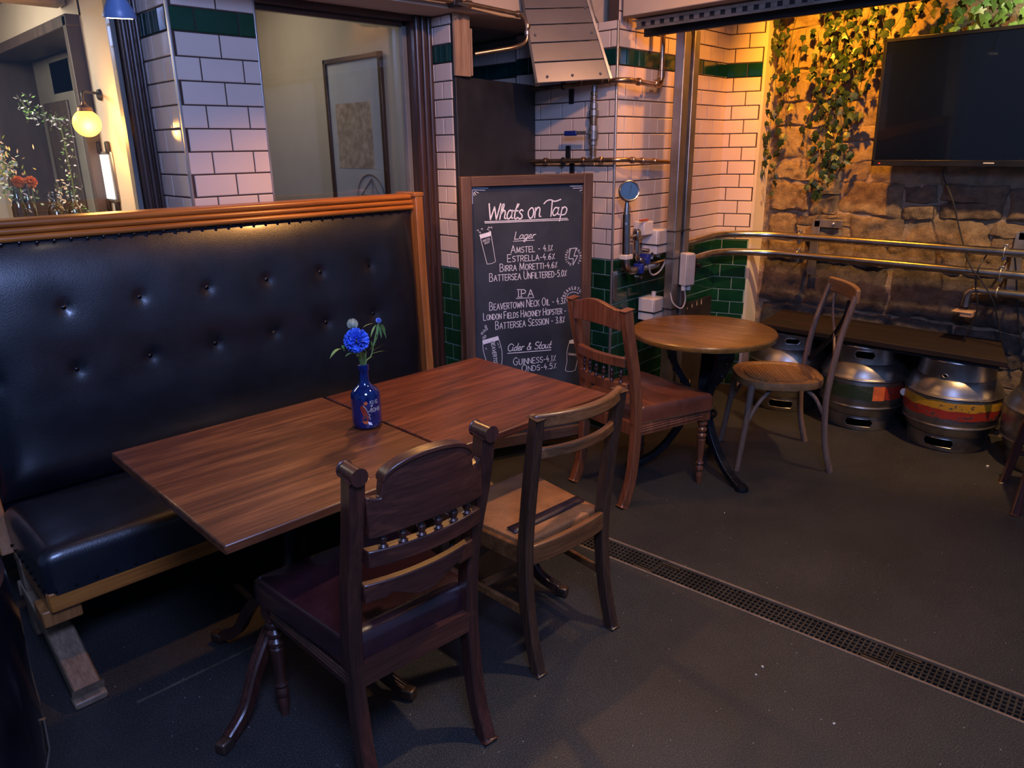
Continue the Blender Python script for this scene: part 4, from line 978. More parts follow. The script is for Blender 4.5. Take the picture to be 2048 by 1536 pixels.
for x_, z_ in ((3.372, .905), (3.372, 1.0), (3.43, 1.045)): MB().cyl((x_, yg - .02, z_), (x_, yg + .02, z_), .011, 8).build('wing_nut', 'steel', gp)
MB().box((3.262, 2.535, .86), (.036, .012, .16)).build('wall_plate', 'dull_steel', gp, bevel=.002)
gv = MB().box((3.44, yg + .03, 1.165), (.085, .075, .075)).build('actuator', 'white_plastic', gp, bevel=.006)
MB().box((3.395, yg - .005, 1.212), (.075, .012, .010)).build('red_lever', 'red_paint', gp, bevel=.003)
MB().tube(spline([(3.45, yg, 1.0), (3.50, yg - .01, 1.03), (3.56, yg, 1.02), (3.62, 2.44, 1.01)], 6), .007, 8).build('hose', 'black_plastic', gp)
MB().tube(spline([(3.47, yg, 1.03), (3.45, yg - .01, .96), (3.50, yg, .90), (3.56, 2.44, .92), (3.61, 2.43, 1.0)], 6), .005, 8).build('grey_cable', 'grey_plastic', gp)
# junction boxes
def jbox(label, c, d, rz=XA, glands=((0, -1),), strap=False):
    t = thing('junction_box', label, 'box', c, rz)
    MB().box((0, 0, 0), d).build('case', 'white_plastic', t, bevel=.006); MB().box((0, -d[1] / 2 - .004, 0), (d[0] * .94, .010, d[2] * .94)).build('lid', 'grey_plastic', t, bevel=.004)
    for gx, s in glands: MB().cyl((gx * d[0], 0, s * d[2] / 2), (gx * d[0], 0, s * (d[2] / 2 + .028)), .013, 10).build('cable_gland', 'white_plastic', t)
    if strap: MB().box((0, 0, -d[2] * .1), (d[0] + .012, d[1] + .024, .006)).build('strap', 'black_plastic', t)
jbox('upper white junction box strapped beside the steel post', (3.545, 2.475, 1.085), (.13, .10, .135), glands=((.3, -1), (-.3, -1)), strap=True)
jbox('lower white junction box behind the round table', (3.535, 2.48, .700), (.115, .10, .13), glands=((.25, 1),), strap=True)
jbox('slim white switch box on the front of the steel post', (3.665, 2.335, .925), (.062, .060, .185), rz=-.3, glands=((-.25, -1), (.3, -1)))
t = thing('black_connector', 'small black connector fixed beside the slim switch box', 'connector', (3.718, 2.338, .93)); MB().box((0, 0, 0), (.036, .05, .11)).build('body', 'black_plastic', t, bevel=.006); MB().cyl((.01, -.03, .01), (.01, -.05, .01), .014, 10).build('socket', 'black_plastic', t)
tag(MB().tube(spline([(3.655, 2.335, .81), (3.66, 2.33, .74), (3.62, 2.33, .705), (3.58, 2.36, .74), (3.58, 2.38, .80)], 8), .0045, 8).build('grey_cable', 'grey_plastic'), 'short grey cable looping below the slim switch box', 'cable')

# steel post
ps = thing('steel_post', 'tall double steel channel post under the slotted track', 'post', (3.66, 2.40, 0), math.radians(4))
for nm, x0, x1 in (('left_channel', -.085, -.022), ('right_channel', .020, .078)):
    MB().box(((x0 + x1) / 2, 0, 1.09), (x1 - x0, .055, 2.165)).build(nm, 'dull_steel', ps, bevel=.004)
MB().box((0, .012, 1.09), (.045, .03, 2.165)).build('dark_slot', 'void_black', ps, smooth=False)
MB().cyl((-.002, -.006, .05), (-.002, -.006, 2.15), .010, 10).build('inner_rod', 'dull_steel', ps)
MB().box((0, .0, .008), (.20, .12, .016)).build('base_plate', 'dull_steel', ps, bevel=.003)
for zz in (.99, .70, 1.14): MB().box((-.002, 0, zz), (.175, .064, .006)).build('strap', 'black_plastic', ps)

# ---- handrails round the corner and along the stone wall
xr = 4.52
def hrail(label, zf, zc, r=.0225):
    t = thing('steel_handrail', label, 'pipe', (0, 0, 0))
    mb = MB(); mb.tube(fillet([(3.72, 2.455, zc - .02), (4.26, 2.50, zc), (4.505, 2.28, zf), (xr, -.8, zf)], .16, 8), r, 16); mb.build('tube', 'steel', t)
    for yy in (2.085, .985, .1): clip_(t, (xr, yy, zf), (0, 1, 0), r + .002, (4.66, yy, zf), 'dull_steel')
    for yy in (2.085, .985, .1):
        MB().box((xr - .004, yy, zf + r + .010), (.022, .024, .018)).build('clamp_nut', 'dull_steel', t, bevel=.003)
        MB().box((xr - .004, yy, zf - r - .010), (.018, .020, .018)).build('clamp_nut', 'dull_steel', t, bevel=.003)
hrail('upper long steel handrail tube along the stone wall', 1.050, 1.062)
hrail('lower long steel handrail tube along the stone wall', .938, .950)
t = thing('drain_pipe', 'short steel pipe bending down over the bench at the far right', 'pipe', (0, 0, 0))
mb = MB(); pipe(mb, [(xr, 1.125, .745), (xr, 1.120, .838), (xr, -.8, .838)], .0215, 16, .075); mb.build('tube', 'steel', t)
clip_(t, (xr, .985, .838), (0, 1, 0), .0235, (4.66, .985, .838), 'dull_steel')
MB().box((xr - .01, 1.122, .722), (.10, .10, .006)).box((xr - .03, 1.10, .712), (.05, .06, .03)).build('outlet_plate', 'chip_board', t, bevel=.003)
for yy in (2.05, .955):
    t = thing('rail_bracket', 'long flat steel bracket holding the handrails ' + ('near the tiled corner' if yy > 2 else 'below the television'), 'bracket', (4.655, yy, .99))
    MB().box((0, 0, -.02), (.014, .050, .34)).build('vertical_bar', 'dull_steel', t, bevel=.002); MB().box((0, -.075, .135), (.014, .17, .048)).build('cross_bar', 'dull_steel', t, bevel=.002)
    MB().sphere((-.010, -.11, .135), .011, 8, 5).build('bolt', 'steel', t)

# ---- television
tv = thing('television', 'large black flat television on the stone wall', 'television', (4.50, 1.285, 1.80), 0)
# local: y across, z up; screen faces -x and tips down a little
tvw, tvh = .86, .655; tv.rotation_euler = (0, math.radians(-3), math.radians(-2))
MB().box((.02, 0, 0), (.045, tvw, tvh)).build('casing', 'black_gloss', tv, bevel=.008)
MB().box((-.005, 0, .004), (.004, tvw - .034, tvh - .050)).build('screen', 'tv_screen', tv, smooth=False)
for a_, b_, c_ in (((-.006, 0, tvh / 2 - .009), (.008, tvw, .018), 0), ((-.006, 0, -tvh / 2 + .016), (.008, tvw, .032), 0), ((-.006, tvw / 2 - .0085, 0), (.008, .017, tvh), 0), ((-.006, -tvw / 2 + .0085, 0), (.008, .017, tvh), 0)):
    MB().box(a_, b_).build('bezel', 'black_plastic', tv, bevel=.002)
MB().box((-.0108, -.16, -tvh / 2 + .018), (.001, .050, .007)).build('maker_mark', 'grey_plastic', tv)
MB().box((-.0108, .385, -tvh / 2 + .014), (.002, .007, .004)).build('standby_light', 'led_red', tv)
MB().box((.10, 0, 0), (.12, .25, .25)).build('wall_mount', 'black_iron', tv, bevel=.004)
def cable(label, pts, r=.0042): return tag(MB().tube(spline(pts, 8), r, 8).build('power_cable', 'cable_black'), label, 'cable')
cable('long black cable hanging from the television across the rails', [(4.52, 1.30, 1.50), atx(1885, 345, 4.60), atx(1905, 400, 4.56), atx(1922, 470, 4.55), atx(1940, 530, 4.47), atx(1965, 565, 4.47), atx(1985, 600, 4.47), atx(1995, 640, 4.50), (4.52, .915, .5535 + .004)])
cable('black cable looping from the upper rail clamp down to the bench', [atx(1975, 508, 4.54), atx(1958, 535, 4.485), atx(1951, 570, 4.49), atx(1955, 610, 4.49), atx(1948, 640, 4.50), (4.50, 1.10, .5575)])
cable('black cable hanging at the right end of the bench', [atx(2028, 500, 4.56), atx(2032, 545, 4.56), atx(2034, 590, 4.56), atx(2037, 640, 4.56), atx(2044, 690, 4.57)])

# ---- artificial ivy
def leaf_mesh(nm, mat, fold):
    o = [(0, -.5), (.18, -.52), (.42, -.34), (.36, -.12), (.52, .08), (.24, .16), (0, .55), (-.24, .16), (-.52, .08), (-.36, -.12), (-.42, -.34), (-.18, -.52)]
    vs = [(0, 0, 0)] + [(x, y, -fold * abs(x) - .12 * y * y) for x, y in o]
    me = bpy.data.meshes.new(nm); me.from_pydata(vs, [], [(0, 1 + i, 1 + (i + 1) % 12) for i in range(12)]); me.materials.append(MATS[mat]); me.update(); return me
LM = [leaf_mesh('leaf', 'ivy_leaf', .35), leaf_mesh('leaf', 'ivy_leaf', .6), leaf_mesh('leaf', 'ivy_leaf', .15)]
LL = [leaf_mesh('leaf', 'ivy_leaf_lit', .35), leaf_mesh('leaf', 'ivy_leaf_lit', .55)]
def strand(label, px0, py0, py1, dens=1.0, size=.047, xo=4.625, meshes=LM, sway=.02, group=None, drop=None):
    top = atx(px0, py0, xo); bot_z = atx(px0, py1, xo).z; r = random.Random(int(px0 * 7 + py1))
    if drop: bot_z = top.z - drop
    dens *= 1.35; t = thing('ivy_strand', label, 'plant', (xo, top.y, top.z), 0, group)
    n = max(4, int((top.z - bot_z) / .12)); pts = [(r.uniform(-.012, .008), sway * r.uniform(-1, 1), -(top.z - bot_z) * i / n) for i in range(n + 1)]
    pts = spline(pts, 4); MB().tube(pts, .0016, 5).build('stem', 'ivy_stem', t)
    L_ = top.z - bot_z; k = max(4, int(L_ / .046 * dens))
    for i in range(k):
        q = min(len(pts) - 1, int((i + r.uniform(-.3, .3) + .5) / k * len(pts))); p = pts[q]
        o = bpy.data.objects.new('leaf', r.choice(meshes)); COL.objects.link(o); o.parent = t
        s_ = size * r.uniform(.7, 1.2); sd_ = r.choice((-1, 1))
        o.location = (p[0] - r.uniform(.004, .035), p[1] + sd_ * r.uniform(.004, .030) * (1 + (dens > 1.6)), p[2] - s_ * .2)
        # leaf plane faces the room, tip hanging down
        o.rotation_euler = (math.radians(90) + r.uniform(-.6, .6), r.uniform(-.7, .7), -Q + r.uniform(-.9, .9))
        o.rotation_euler.rotate_axis('Z', PI + r.uniform(-.8, .8)); o.scale = (s_, s_, s_)
    return t
IV = [(1549, 22, 345, .75), (1560, 22, 345, .8), (1577, 60, 385, .85), (1594, 22, 255, .45), (1608, 60, 200, .45), (1640, 60, 305, .8), (1655, 2, 150, .9), (1672, -2, 392, 1.9), (1690, 10, 378, 1.7), (1703, -4, 350, 1.5), (1722, 18, 330, 1.3), (1742, 12, 240, 1.5), (1760, -4, 170, 1.1), (1775, 0, 118, .9)]
names = ['leftmost ivy strand, trailing over the tiled edge', 'second ivy strand from the tiled edge', 'third ivy strand from the tiled edge', 'fourth, sparse ivy strand from the tiled edge', 'fifth, sparse ivy strand from the tiled edge', 'sixth ivy strand from the tiled edge', 'seventh, short ivy strand from the tiled edge', 'thick eighth ivy strand hanging lowest on the wall', 'thick ninth ivy strand beside the lowest one', 'tenth ivy strand, in the middle of the ivy curtain', 'eleventh ivy strand, left of the television', 'twelfth ivy strand, beside the television corner', 'short thirteenth ivy strand above the television corner', 'short ivy strand just above the left end of the television']
for (a, b_, c_, d_), nm in zip(IV, names): strand(nm, a, b_, c_, d_, group='hanging ivy strands')
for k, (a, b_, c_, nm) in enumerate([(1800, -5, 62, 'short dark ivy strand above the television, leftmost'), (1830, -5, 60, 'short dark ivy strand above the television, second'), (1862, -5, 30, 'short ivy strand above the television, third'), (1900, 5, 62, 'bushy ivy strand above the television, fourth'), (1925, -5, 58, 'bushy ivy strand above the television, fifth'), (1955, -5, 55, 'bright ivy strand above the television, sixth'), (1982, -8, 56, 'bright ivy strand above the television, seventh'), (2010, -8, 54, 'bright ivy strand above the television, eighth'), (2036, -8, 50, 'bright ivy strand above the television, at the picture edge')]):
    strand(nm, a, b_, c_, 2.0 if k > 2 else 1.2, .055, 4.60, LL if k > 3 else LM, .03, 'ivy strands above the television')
# lamp body at the top of the ivy
t = thing('wall_spotlight', 'small dark round spotlight at the top of the ivy wall', 'lamp', tuple(atx(1575, 20, 4.58)))
MB().lathe([(.010, .03), (.040, .02), (.052, 0), (.050, -.015), (.030, -.030), (.001, -.034)], (0, 0, 0), 18).build('shade', 'black_iron', t); MB().cyl((0, 0, .02), (.07, 0, .03), .010, 8).build('arm', 'black_iron', t)

# ================================================================== CHALKBOARD
AD = V((.93, -.367, 0)).normalized(); AN = V((AD.y, -AD.x, 0)); AP = V((2.36, 2.745, 0))
def bp_(px, py):                                   # picture point -> board coordinates (s along, z up)
    p = atp(px, py, AP, AN); return (p - AP).dot(AD), p.z
sL, zT = bp_(921, 353); sR, _ = bp_(1186, 350); zT = bp_(1050, 350)[1]
ab = thing('chalkboard', 'tall chalkboard in a brown wooden frame reading What\'s on Tap', 'sign', tuple(AP), math.atan2(AD.y, AD.x))
# local frame: x along board, -y towards the room
FW = .052; W_ = sR - sL
MB().box(((sL + sR) / 2, .020, zT / 2 + .02), (W_ - .02, .012, zT - .08)).build('board', 'chalkboard', ab, smooth=False)
for x in (sL + FW / 2, sR - FW / 2): MB().box((x, .015, zT / 2), (FW, .042, zT)).build('stile', 'board_frame', ab, bevel=.004)
MB().box(((sL + sR) / 2, .015, zT - .024), (W_ - 2 * FW, .040, .048)).build('top_frame_rail', 'board_frame_h', ab, bevel=.004)
MB().box(((sL + sR) / 2, .015, .10), (W_ - 2 * FW, .040, .06)).build('bottom_frame_rail', 'board_frame_h', ab, bevel=.004)
for x in (sL + .03, sR - .03): MB().bar([(x, .045, zT - .05), (x, .165, .0)], .035, .02, (1, 0, 0)).build('rear_leg', 'board_frame', ab, bevel=.003)
brd = [c for c in ab.children if c.name.startswith('board')][0]
YF = .0128
class Chalk:
    def __init__(s): s.vs = []; s.fs = []
    def stroke(s, pts, w_=.004):
        w_ = w_ * 1.02
        """flat ribbon of chalk along board points"""
        pts = [V((p[0], p[1])) for p in pts]
        for i in range(1, len(pts) - 1):               # break the ribbon at sharp corners
            u, v = pts[i] - pts[i - 1], pts[i + 1] - pts[i]
            if u.length > 1e-7 and v.length > 1e-7 and u.normalized().dot(v.normalized()) < .55:
                s.stroke(pts[:i + 1], w_ / 1.02); s.stroke(pts[i:], w_ / 1.02); return
        n = len(pts); o = len(s.vs)
        for i, p in enumerate(pts):
            t = (pts[min(i + 1, n - 1)] - pts[max(i - 1, 0)]);
            if t.length < 1e-7: t = V((1, 0))
            t.normalize(); q = V((-t.y, t.x)) * w_ / 2
            if i == 0: p = p - t * w_ * .3
            if i == n - 1: p = p + t * w_ * .3
            s.vs += [(p.x + q.x, YF, p.y + q.y), (p.x - q.x, YF, p.y - q.y)]
        for i in range(n - 1): a = o + 2 * i; s.fs.append((a, a + 1, a + 3, a + 2))
    def fill(s, pts): o = len(s.vs); s.vs += [(p[0], YF, p[1]) for p in pts]; s.fs.append(tuple(range(o, o + len(pts))))
    def build(s, nm, mat='chalk'): o = MB().add(s.vs, s.fs).build(nm, mat, brd, smooth=False); o['kind'] = 'stuff'; return o
def C_(pts, n=5, closed=False): return [tuple(p)[:2] for p in spline([(x, y, 0) for x, y in pts], n, closed)]
# stroke letters on a 0..10 height; value = (width, [polylines]); '~' marks curved strokes
G = {
 'A': (7, [[(0, 0), (3.4, 10), (7, 0)], [(1.3, 3.6), (5.8, 3.6)]]), 'B': (6, [[(0, 0), (0, 10)], '~', [(0, 10), (3.5, 9.9), (5, 8), (3.6, 5.6), (0, 5.2)], '~', [(0, 5.2), (4, 5), (6, 2.7), (4, .2), (0, 0)]]),
 'C': (6, ['~', [(6, 8.6), (3.6, 10), (.8, 8), (0, 5), (1, 1.6), (3.8, 0), (6, 1.6)]]), 'D': (6.4, [[(0, 0), (0, 10)], '~', [(0, 10), (4, 9.3), (6.3, 5), (4, .6), (0, 0)]]),
 'E': (5.4, [[(5.4, 10), (0, 10), (0, 0), (5.4, 0)], [(0, 5), (4.4, 5)]]), 'F': (5, [[(5, 10), (0, 10), (0, 0)], [(0, 5), (4.2, 5)]]),
 'G': (6.6, ['~', [(6, 8.6), (3.6, 10), (.8, 8), (0, 5), (1, 1.6), (3.8, 0), (6, 1.6), (6.4, 4.4)], [(6.5, 4.4), (4, 4.4)]]), 'H': (6, [[(0, 0), (0, 10)], [(6, 0), (6, 10)], [(0, 5), (6, 5)]]),
 'I': (1.2, [[(.6, 0), (.6, 10)]]), 'K': (6, [[(0, 0), (0, 10)], [(5.6, 10), (0, 4.6)], [(2, 6), (6, 0)]]), 'L': (5, [[(0, 10), (0, 0), (5, 0)]]),
 'M': (7.6, [[(0, 0), (.5, 10), (3.7, 1), (6.9, 10), (7.4, 0)]]), 'N': (6.4, [[(0, 0), (0, 10), (6.4, 0), (6.4, 10)]]), 'O': (6.6, ['~c', [(3.3, 10), (.6, 8), (0, 5), (.6, 2), (3.3, 0), (6, 2), (6.6, 5), (6, 8)]]),
 'P': (5.6, [[(0, 0), (0, 10)], '~', [(0, 10), (4, 9.7), (5.6, 7.4), (4, 5), (0, 4.6)]]), 'R': (6, [[(0, 0), (0, 10)], '~', [(0, 10), (4, 9.7), (5.4, 7.4), (4, 5.2), (0, 4.8)], [(2.4, 4.9), (6, 0)]]),
 'S': (5.6, ['~', [(5.4, 8.7), (3.2, 10), (.6, 8.6), (.8, 6.2), (4.6, 4.3), (5.4, 2), (3, 0), (0, 1.4)]]), 'T': (6.4, [[(0, 10), (6.4, 10)], [(3.2, 10), (3.2, 0)]]),
 'U': (6, ['~', [(0, 10), (0, 3.4), (1, .7), (3, 0), (5, .7), (6, 3.4), (6, 10)]]), 'V': (6.4, [[(0, 10), (3.2, 0), (6.4, 10)]]), 'W': (9, [[(0, 10), (2.2, 0), (4.5, 8), (6.8, 0), (9, 10)]]), 'Y': (6, [[(0, 10), (3, 5), (6, 10)], [(3, 5), (3, 0)]]),
 '0': (5, ['~c', [(2.5, 10), (.3, 7), (.3, 3), (2.5, 0), (4.7, 3), (4.7, 7)]]), '1': (1.6, [[(.8, 10), (.8, 0)]]), '3': (5, ['~', [(.3, 9.3), (3, 10), (4.4, 7.8), (1.8, 5.4), (4.8, 3.6), (3.6, .3), (0, .8)]]),
 '4': (5.2, [[(2.6, 10), (0, 4.2), (5, 4.2)], [(3.6, 6), (3.2, 0)]]), '5': (5, [[(4.6, 10), (.8, 10), (.5, 5.8)], '~', [(.5, 5.8), (3.6, 6.2), (4.8, 3.2), (3, .2), (0, .8)]]), '6': (5, ['~', [(4, 9.8), (1.2, 7), (.2, 3), (2.2, 0), (4.8, 2.4), (3, 5.2), (.6, 3.6)]]),
 '8': (5, ['~c', [(2.5, 10), (.6, 8), (2.5, 5.4), (4.8, 2.6), (2.5, 0), (.2, 2.6), (2.5, 5.4), (4.4, 8)]]), '.': (1, [[(.2, 0), (.7, .6)]]), '-': (3.6, [[(.2, 4.5), (3.4, 4.5)]]), '%': (5, [[(4.6, 10), (.4, 0)], [(.3, 8.6), (1.2, 8.6)], [(3.8, 1.4), (4.8, 1.4)]]), ' ': (3.4, []),
 # joined-up lower case (x height 5.6)
 'a': (4.6, ['~c', [(3.6, 4.6), (1.6, 5.6), (0, 2.6), (1, .1), (3.2, 1.6)], '~', [(3.9, 5.6), (3.6, 1.2), (4.8, .6)]]), 'h': (5, [[(0, 0), (.9, 9)], '~', [(.9, 9), (2.2, 9.6), (2, 7), (.4, 3)], '~', [(.4, 3), (2.4, 5.6), (3.8, 4.6), (3.6, 1), (4.9, .5)]]),
 't': (3.4, ['~', [(2.4, 9.6), (1.2, 5), (1, 1), (2.2, 0), (3.4, 1)], [(-.2, 5.2), (3.2, 5.2)]]), "'": (1.2, [[(.9, 9.4), (.3, 7.6)]]), 's': (3.6, ['~', [(3.4, 5), (2, 5.8), (.6, 4.4), (2.8, 2.4), (3, .8), (1.4, 0), (0, .8)]]),
 'o': (4.6, ['~c', [(2.4, 5.6), (.5, 4.4), (0, 2.4), (1.4, 0), (3.4, .6), (4.2, 3), (3.6, 5)]]), 'n': (5, [[(0, 0), (.4, 5.4)], '~', [(.4, 3.6), (2.2, 5.6), (3.8, 4.6), (3.6, 1), (4.9, .5)]]), 'p': (4.8, [[(1.1, 5.6), (.1, -4)], '~', [(.8, 3.8), (2.6, 5.7), (4.4, 4), (3.6, .8), (1.4, .2), (.6, 1)]]),
 'g': (4.6, ['~c', [(3.6, 4.6), (1.6, 5.6), (0, 2.6), (1, .1), (3.2, 1.6)], '~', [(3.9, 5.6), (3.5, -1.5), (1.8, -4), (.2, -2.6), (2.4, -.6), (4.8, .8)]]), 'e': (4.2, ['~', [(.4, 2.4), (3.2, 3.4), (2.8, 5.4), (1, 5), (.1, 2), (1.6, 0), (4.2, 1.4)]]),
 'r': (3.4, [[(.1, 0), (.6, 5.4)], '~', [(.5, 3.4), (2, 5.4), (3.6, 5)]]), 'i': (1.8, ['~', [(.3, 5.4), (.2, 1.2), (1.6, .6)], [(.6, 7.4), (.8, 8)]]), 'd': (4.8, ['~c', [(3.4, 4.6), (1.6, 5.4), (0, 2.6), (1, .1), (3.2, 1.6)], '~', [(4.8, 9.8), (3.6, 1.2), (4.8, .6)]]),
 'u': (4.8, ['~', [(.4, 5.4), (.2, 1.6), (1.6, 0), (3.4, 2), (3.9, 5.4)], '~', [(3.9, 5.4), (3.6, 1.2), (4.8, .6)]]), '&': (6.4, ['~', [(6.2, 0), (2.2, 6.2), (2.4, 9.2), (4, 8.6), (2.6, 5.6), (.2, 2.4), (1.6, 0), (4.2, .8), (6, 4)]]), 'l': (2, [[(.4, 9), (0, 0)]]),
}
def glyph(ch):
    w_, items = G[ch]; out = []; mode = None
    for it in items:
        if isinstance(it, str): mode = it; continue
        out.append(C_(it, 4, mode == '~c') if mode else list(it))
        if mode == '~c': out[-1].append(out[-1][0])
        mode = None
    return w_, out
def write(txt, pxa, pxb, hpx, lw=.0030, nm='lettering', gap=2.0, small=.76, lean=0.0, caps=True, mapf=None):
    """baseline from picture point pxa to pxb, capital height hpx pixels"""
    ch = Chalk(); a, b_ = V(bp_(*pxa)), V(bp_(*pxb)); h_ = (V(bp_(pxa[0], pxa[1] - hpx)) - a).y
    x = 0; lay = []; start = True
    for c in txt:
        big = start or c.isdigit() or c in '-%.' or not caps
        k = 1.0 if big else small
        if c in '-%.': k = .78
        if c.isdigit(): k = .82
        wd, st = glyph(c); lay.append((x, k, st)); x += (wd + gap) * k; start = (c == ' ')
    tot = x - gap; d_ = (b_ - a); L_ = d_.length; ux = d_.normalized()
    sx = L_ / tot; sy = h_ / 10
    for x0, k, st in lay:
        for pl in st:
            ch.stroke([(a.x + (x0 + p[0] * k + lean * p[1] * k) * sx * ux.x, a.y + (x0 + p[0] * k) * sx * ux.y + p[1] * k * sy) for p in pl], lw)
    return ch.build(nm)
def chalk_poly(lst, nm, mat='chalk', lw=.003):
    ch = Chalk()
    for pl in lst:
        if isinstance(pl, tuple) and pl[0] == 'fill': ch.fill([bp_(*p) for p in pl[1]])
        else: ch.stroke([bp_(*p) for p in pl], lw)
    return ch.build(nm, mat)
write("Whats".replace('a', 'a'), (977, 440), (1047, 438), 32, .0062, gap=.5, caps=False, lean=.15)
chalk_poly([[(1040.5, 408), (1037.5, 415)]], "lettering", lw=.0045)
write('on', (1058, 437), (1084, 435), 37, .0062, gap=.6, caps=False, lean=.1)
ch = Chalk(); ch.stroke([bp_(*p) for p in C_([(1090, 408), (1096, 402), (1104, 400), (1112, 403), (1124, 399)])], .0055); ch.stroke([bp_(1107, 402), bp_(1104, 433)], .0058); ch.build('lettering')
write('ap', (1107, 432), (1136, 430), 29, .0058, gap=.6, caps=False, lean=.1)
chalk_poly([[(971, 444), (1137, 437)], [(972, 446.5), (1139, 440)]], 'underline', lw=.0035)
write('Lager', (1031, 479), (1072, 477), 14.5, .0034, gap=.6, caps=False, lean=.2)
chalk_poly([[(1029, 483), (1071, 481)]], 'underline', lw=.0025)
write('AMSTEL - 4.1%', (1024, 507), (1107, 502), 15)
write('ESTRELLA-4.6%', (1017, 525), (1111, 519), 15)
write('BIRRA MORETTI-4.6%', (1002, 544), (1116, 536), 15)
write('BATTERSEA UNFILTERED-5.0%', (981, 564), (1135, 553), 16)
write('IPA', (1038, 595), (1069, 594), 14.5, .0034, gap=3, caps=False)
chalk_poly([[(1036, 585.5 - 5.5), (1046, 580)], [(1037, 595), (1047, 595)], [(1034, 598), (1070, 596)]], 'underline', lw=.0025)
write('BEAVERTOWN NECK OIL - 4.3%', (981, 622), (1133, 608), 16)
write('LONDON FIELDS HACKNEY HOPSTER - 4', (969, 642), (1142, 627), 14.5)
write('BATTERSEA SESSION - 3.8%', (993, 660), (1131, 646), 16)
write('Cider & Stout', (1017, 704), (1104, 697), 14.5, .0036, gap=.7, caps=False, lean=.2)
chalk_poly([[(1017, 708), (1104, 701)]], 'underline', lw=.0035)
write('GUINNESS-4.1%', (1029, 732), (1113, 723), 15)
write('ONDS-4.5%', (1046, 745), (1114, 738), 14)
# corner flourishes
for m_ in (0, 1):
    f = (lambda p: p) if m_ == 0 else (lambda p: (2120.5 - p[0] + (p[1] - 380) * .05, p[1] - 4))
    g = lambda *ps: [f(p) for p in ps]
    chalk_poly([g((943, 417), (942, 376), (978, 376.5)), g((947, 408), (946.5, 380), (972, 380.5)), g((950, 384), (954, 390)), g((952, 383), (959, 386)), g((949, 386), (950, 392))], 'corner_flourish', lw=.0024)
# beer glass, top left
chalk_poly([('fill', [(960.5, 470), (984, 463.5), (984.5, 472), (963, 478)]), [(963, 478), (976, 529)], [(984.5, 472), (993, 524)], [(976, 529), (985, 528), (993, 524)]] + [[(958 + dx, 462 + dy), (960 + dx, 460 + dy), (961 + dx, 463 + dy)] for dx, dy in ((-2, 0), (2, 4), (6, -3), (18, -2), (22, 2), (25, -6), (20, -6))], 'glass_drawing', lw=.0022)
write('AMSTEL', (967, 485), (983, 480), 4.5, .0011, gap=1.4, caps=False); write('BEER', (971, 489), (981, 486), 3.5, .001, gap=1.4, caps=False)
# lightning badge
chalk_poly([[(1143, 498), (1155, 496.5), (1150, 513), (1158, 512), (1148, 531), (1149, 518), (1139.5, 518), (1143, 498)]], 'lightning_drawing', lw=.0030)
def ring(txt, c_, r, a0, a1, hpx, inward=False, nm='ring_lettering', lw=.0012, sx=1.0):
    ch = Chalk(); n = len(txt)
    for i, q in enumerate(txt):
        a = math.radians(a0 + (a1 - a0) * (i / max(1, n - 1))); wd, st = glyph(q); u = (math.cos(a), -math.sin(a)); t_ = (math.sin(a), math.cos(a))
        if inward: t_ = (-t_[0], -t_[1])
        for pl in st:
            pts = []
            for x, y in pl:
                rr = r + (y - 5) / 10 * hpx * (-1 if inward else 1); xx = (x - wd / 2) / 10 * hpx * .8
                pts.append(bp_(c_[0] + (u[0] * rr + t_[0] * xx) * sx, c_[1] + u[1] * rr + t_[1] * xx))
            ch.stroke(pts, lw)
    return ch.build(nm)
ring('BATTERSEA', (1149, 514), 17, 245, 120, 4.6, lw=.0015, sx=.86); ring('BREWERY', (1149, 514), 17, 62, -48, 4.6, lw=.0015, sx=.86)
ring('BEAVERTOWN', (1150, 598), 21, 165, 15, 6, lw=.0020, sx=.95)
chalk_poly([C_([(1136, 604), (1137, 592), (1144, 586), (1152, 585), (1160, 588)])], 'badge_arc', lw=.0022)
# pint glass at the lower left, stout glass at the lower right
chalk_poly([('fill', [(966.5, 682), (998, 673), (1000, 681), (967.5, 690.5)]), C_([(967.5, 690), (969, 705), (974, 722), (980, 745), (984, 765)]), C_([(1000, 681), (1005, 700), (1006, 720), (1003, 745), (1001, 765)])] + [C_([(964 + dx, 668 + dy), (966 + dx, 665.5 + dy), (968 + dx, 668 + dy), (966 + dx, 670.5 + dy)], 3, True) for dx, dy in ((0, 0), (6, 6), (4, -5), (9, -9), (3, 9), (7, -14))] + [[(973, 697), (975, 700)], [(997, 687), (999, 692)], [(1001, 694), (1000, 697)]], 'glass_drawing', lw=.0024)
ch = Chalk(); y = 684
for q in 'BEAVERTOWN':
    wd, st = glyph(q)
    for pl in st: ch.stroke([bp_(984 + (y - 684) * .14 + p[1] / 10 * 7, y + p[0] / 10 * 7) for p in pl], .0024)
    y += (wd + 1.6) / 10 * 7
ch.build('lettering')
chalk_poly([('fill', [(1141, 682), (1147, 680), (1160, 681), (1162, 689), (1140, 688)]), C_([(1140, 688), (1136, 705), (1136, 725), (1133, 740), (1137, 744), (1147, 744)]), [(1147, 744), (1153, 741), (1158, 715)]], 'glass_drawing', lw=.0022)
write('GUINNESS', (1139, 711), (1156, 713), 4, .0014, gap=1.4, caps=False)

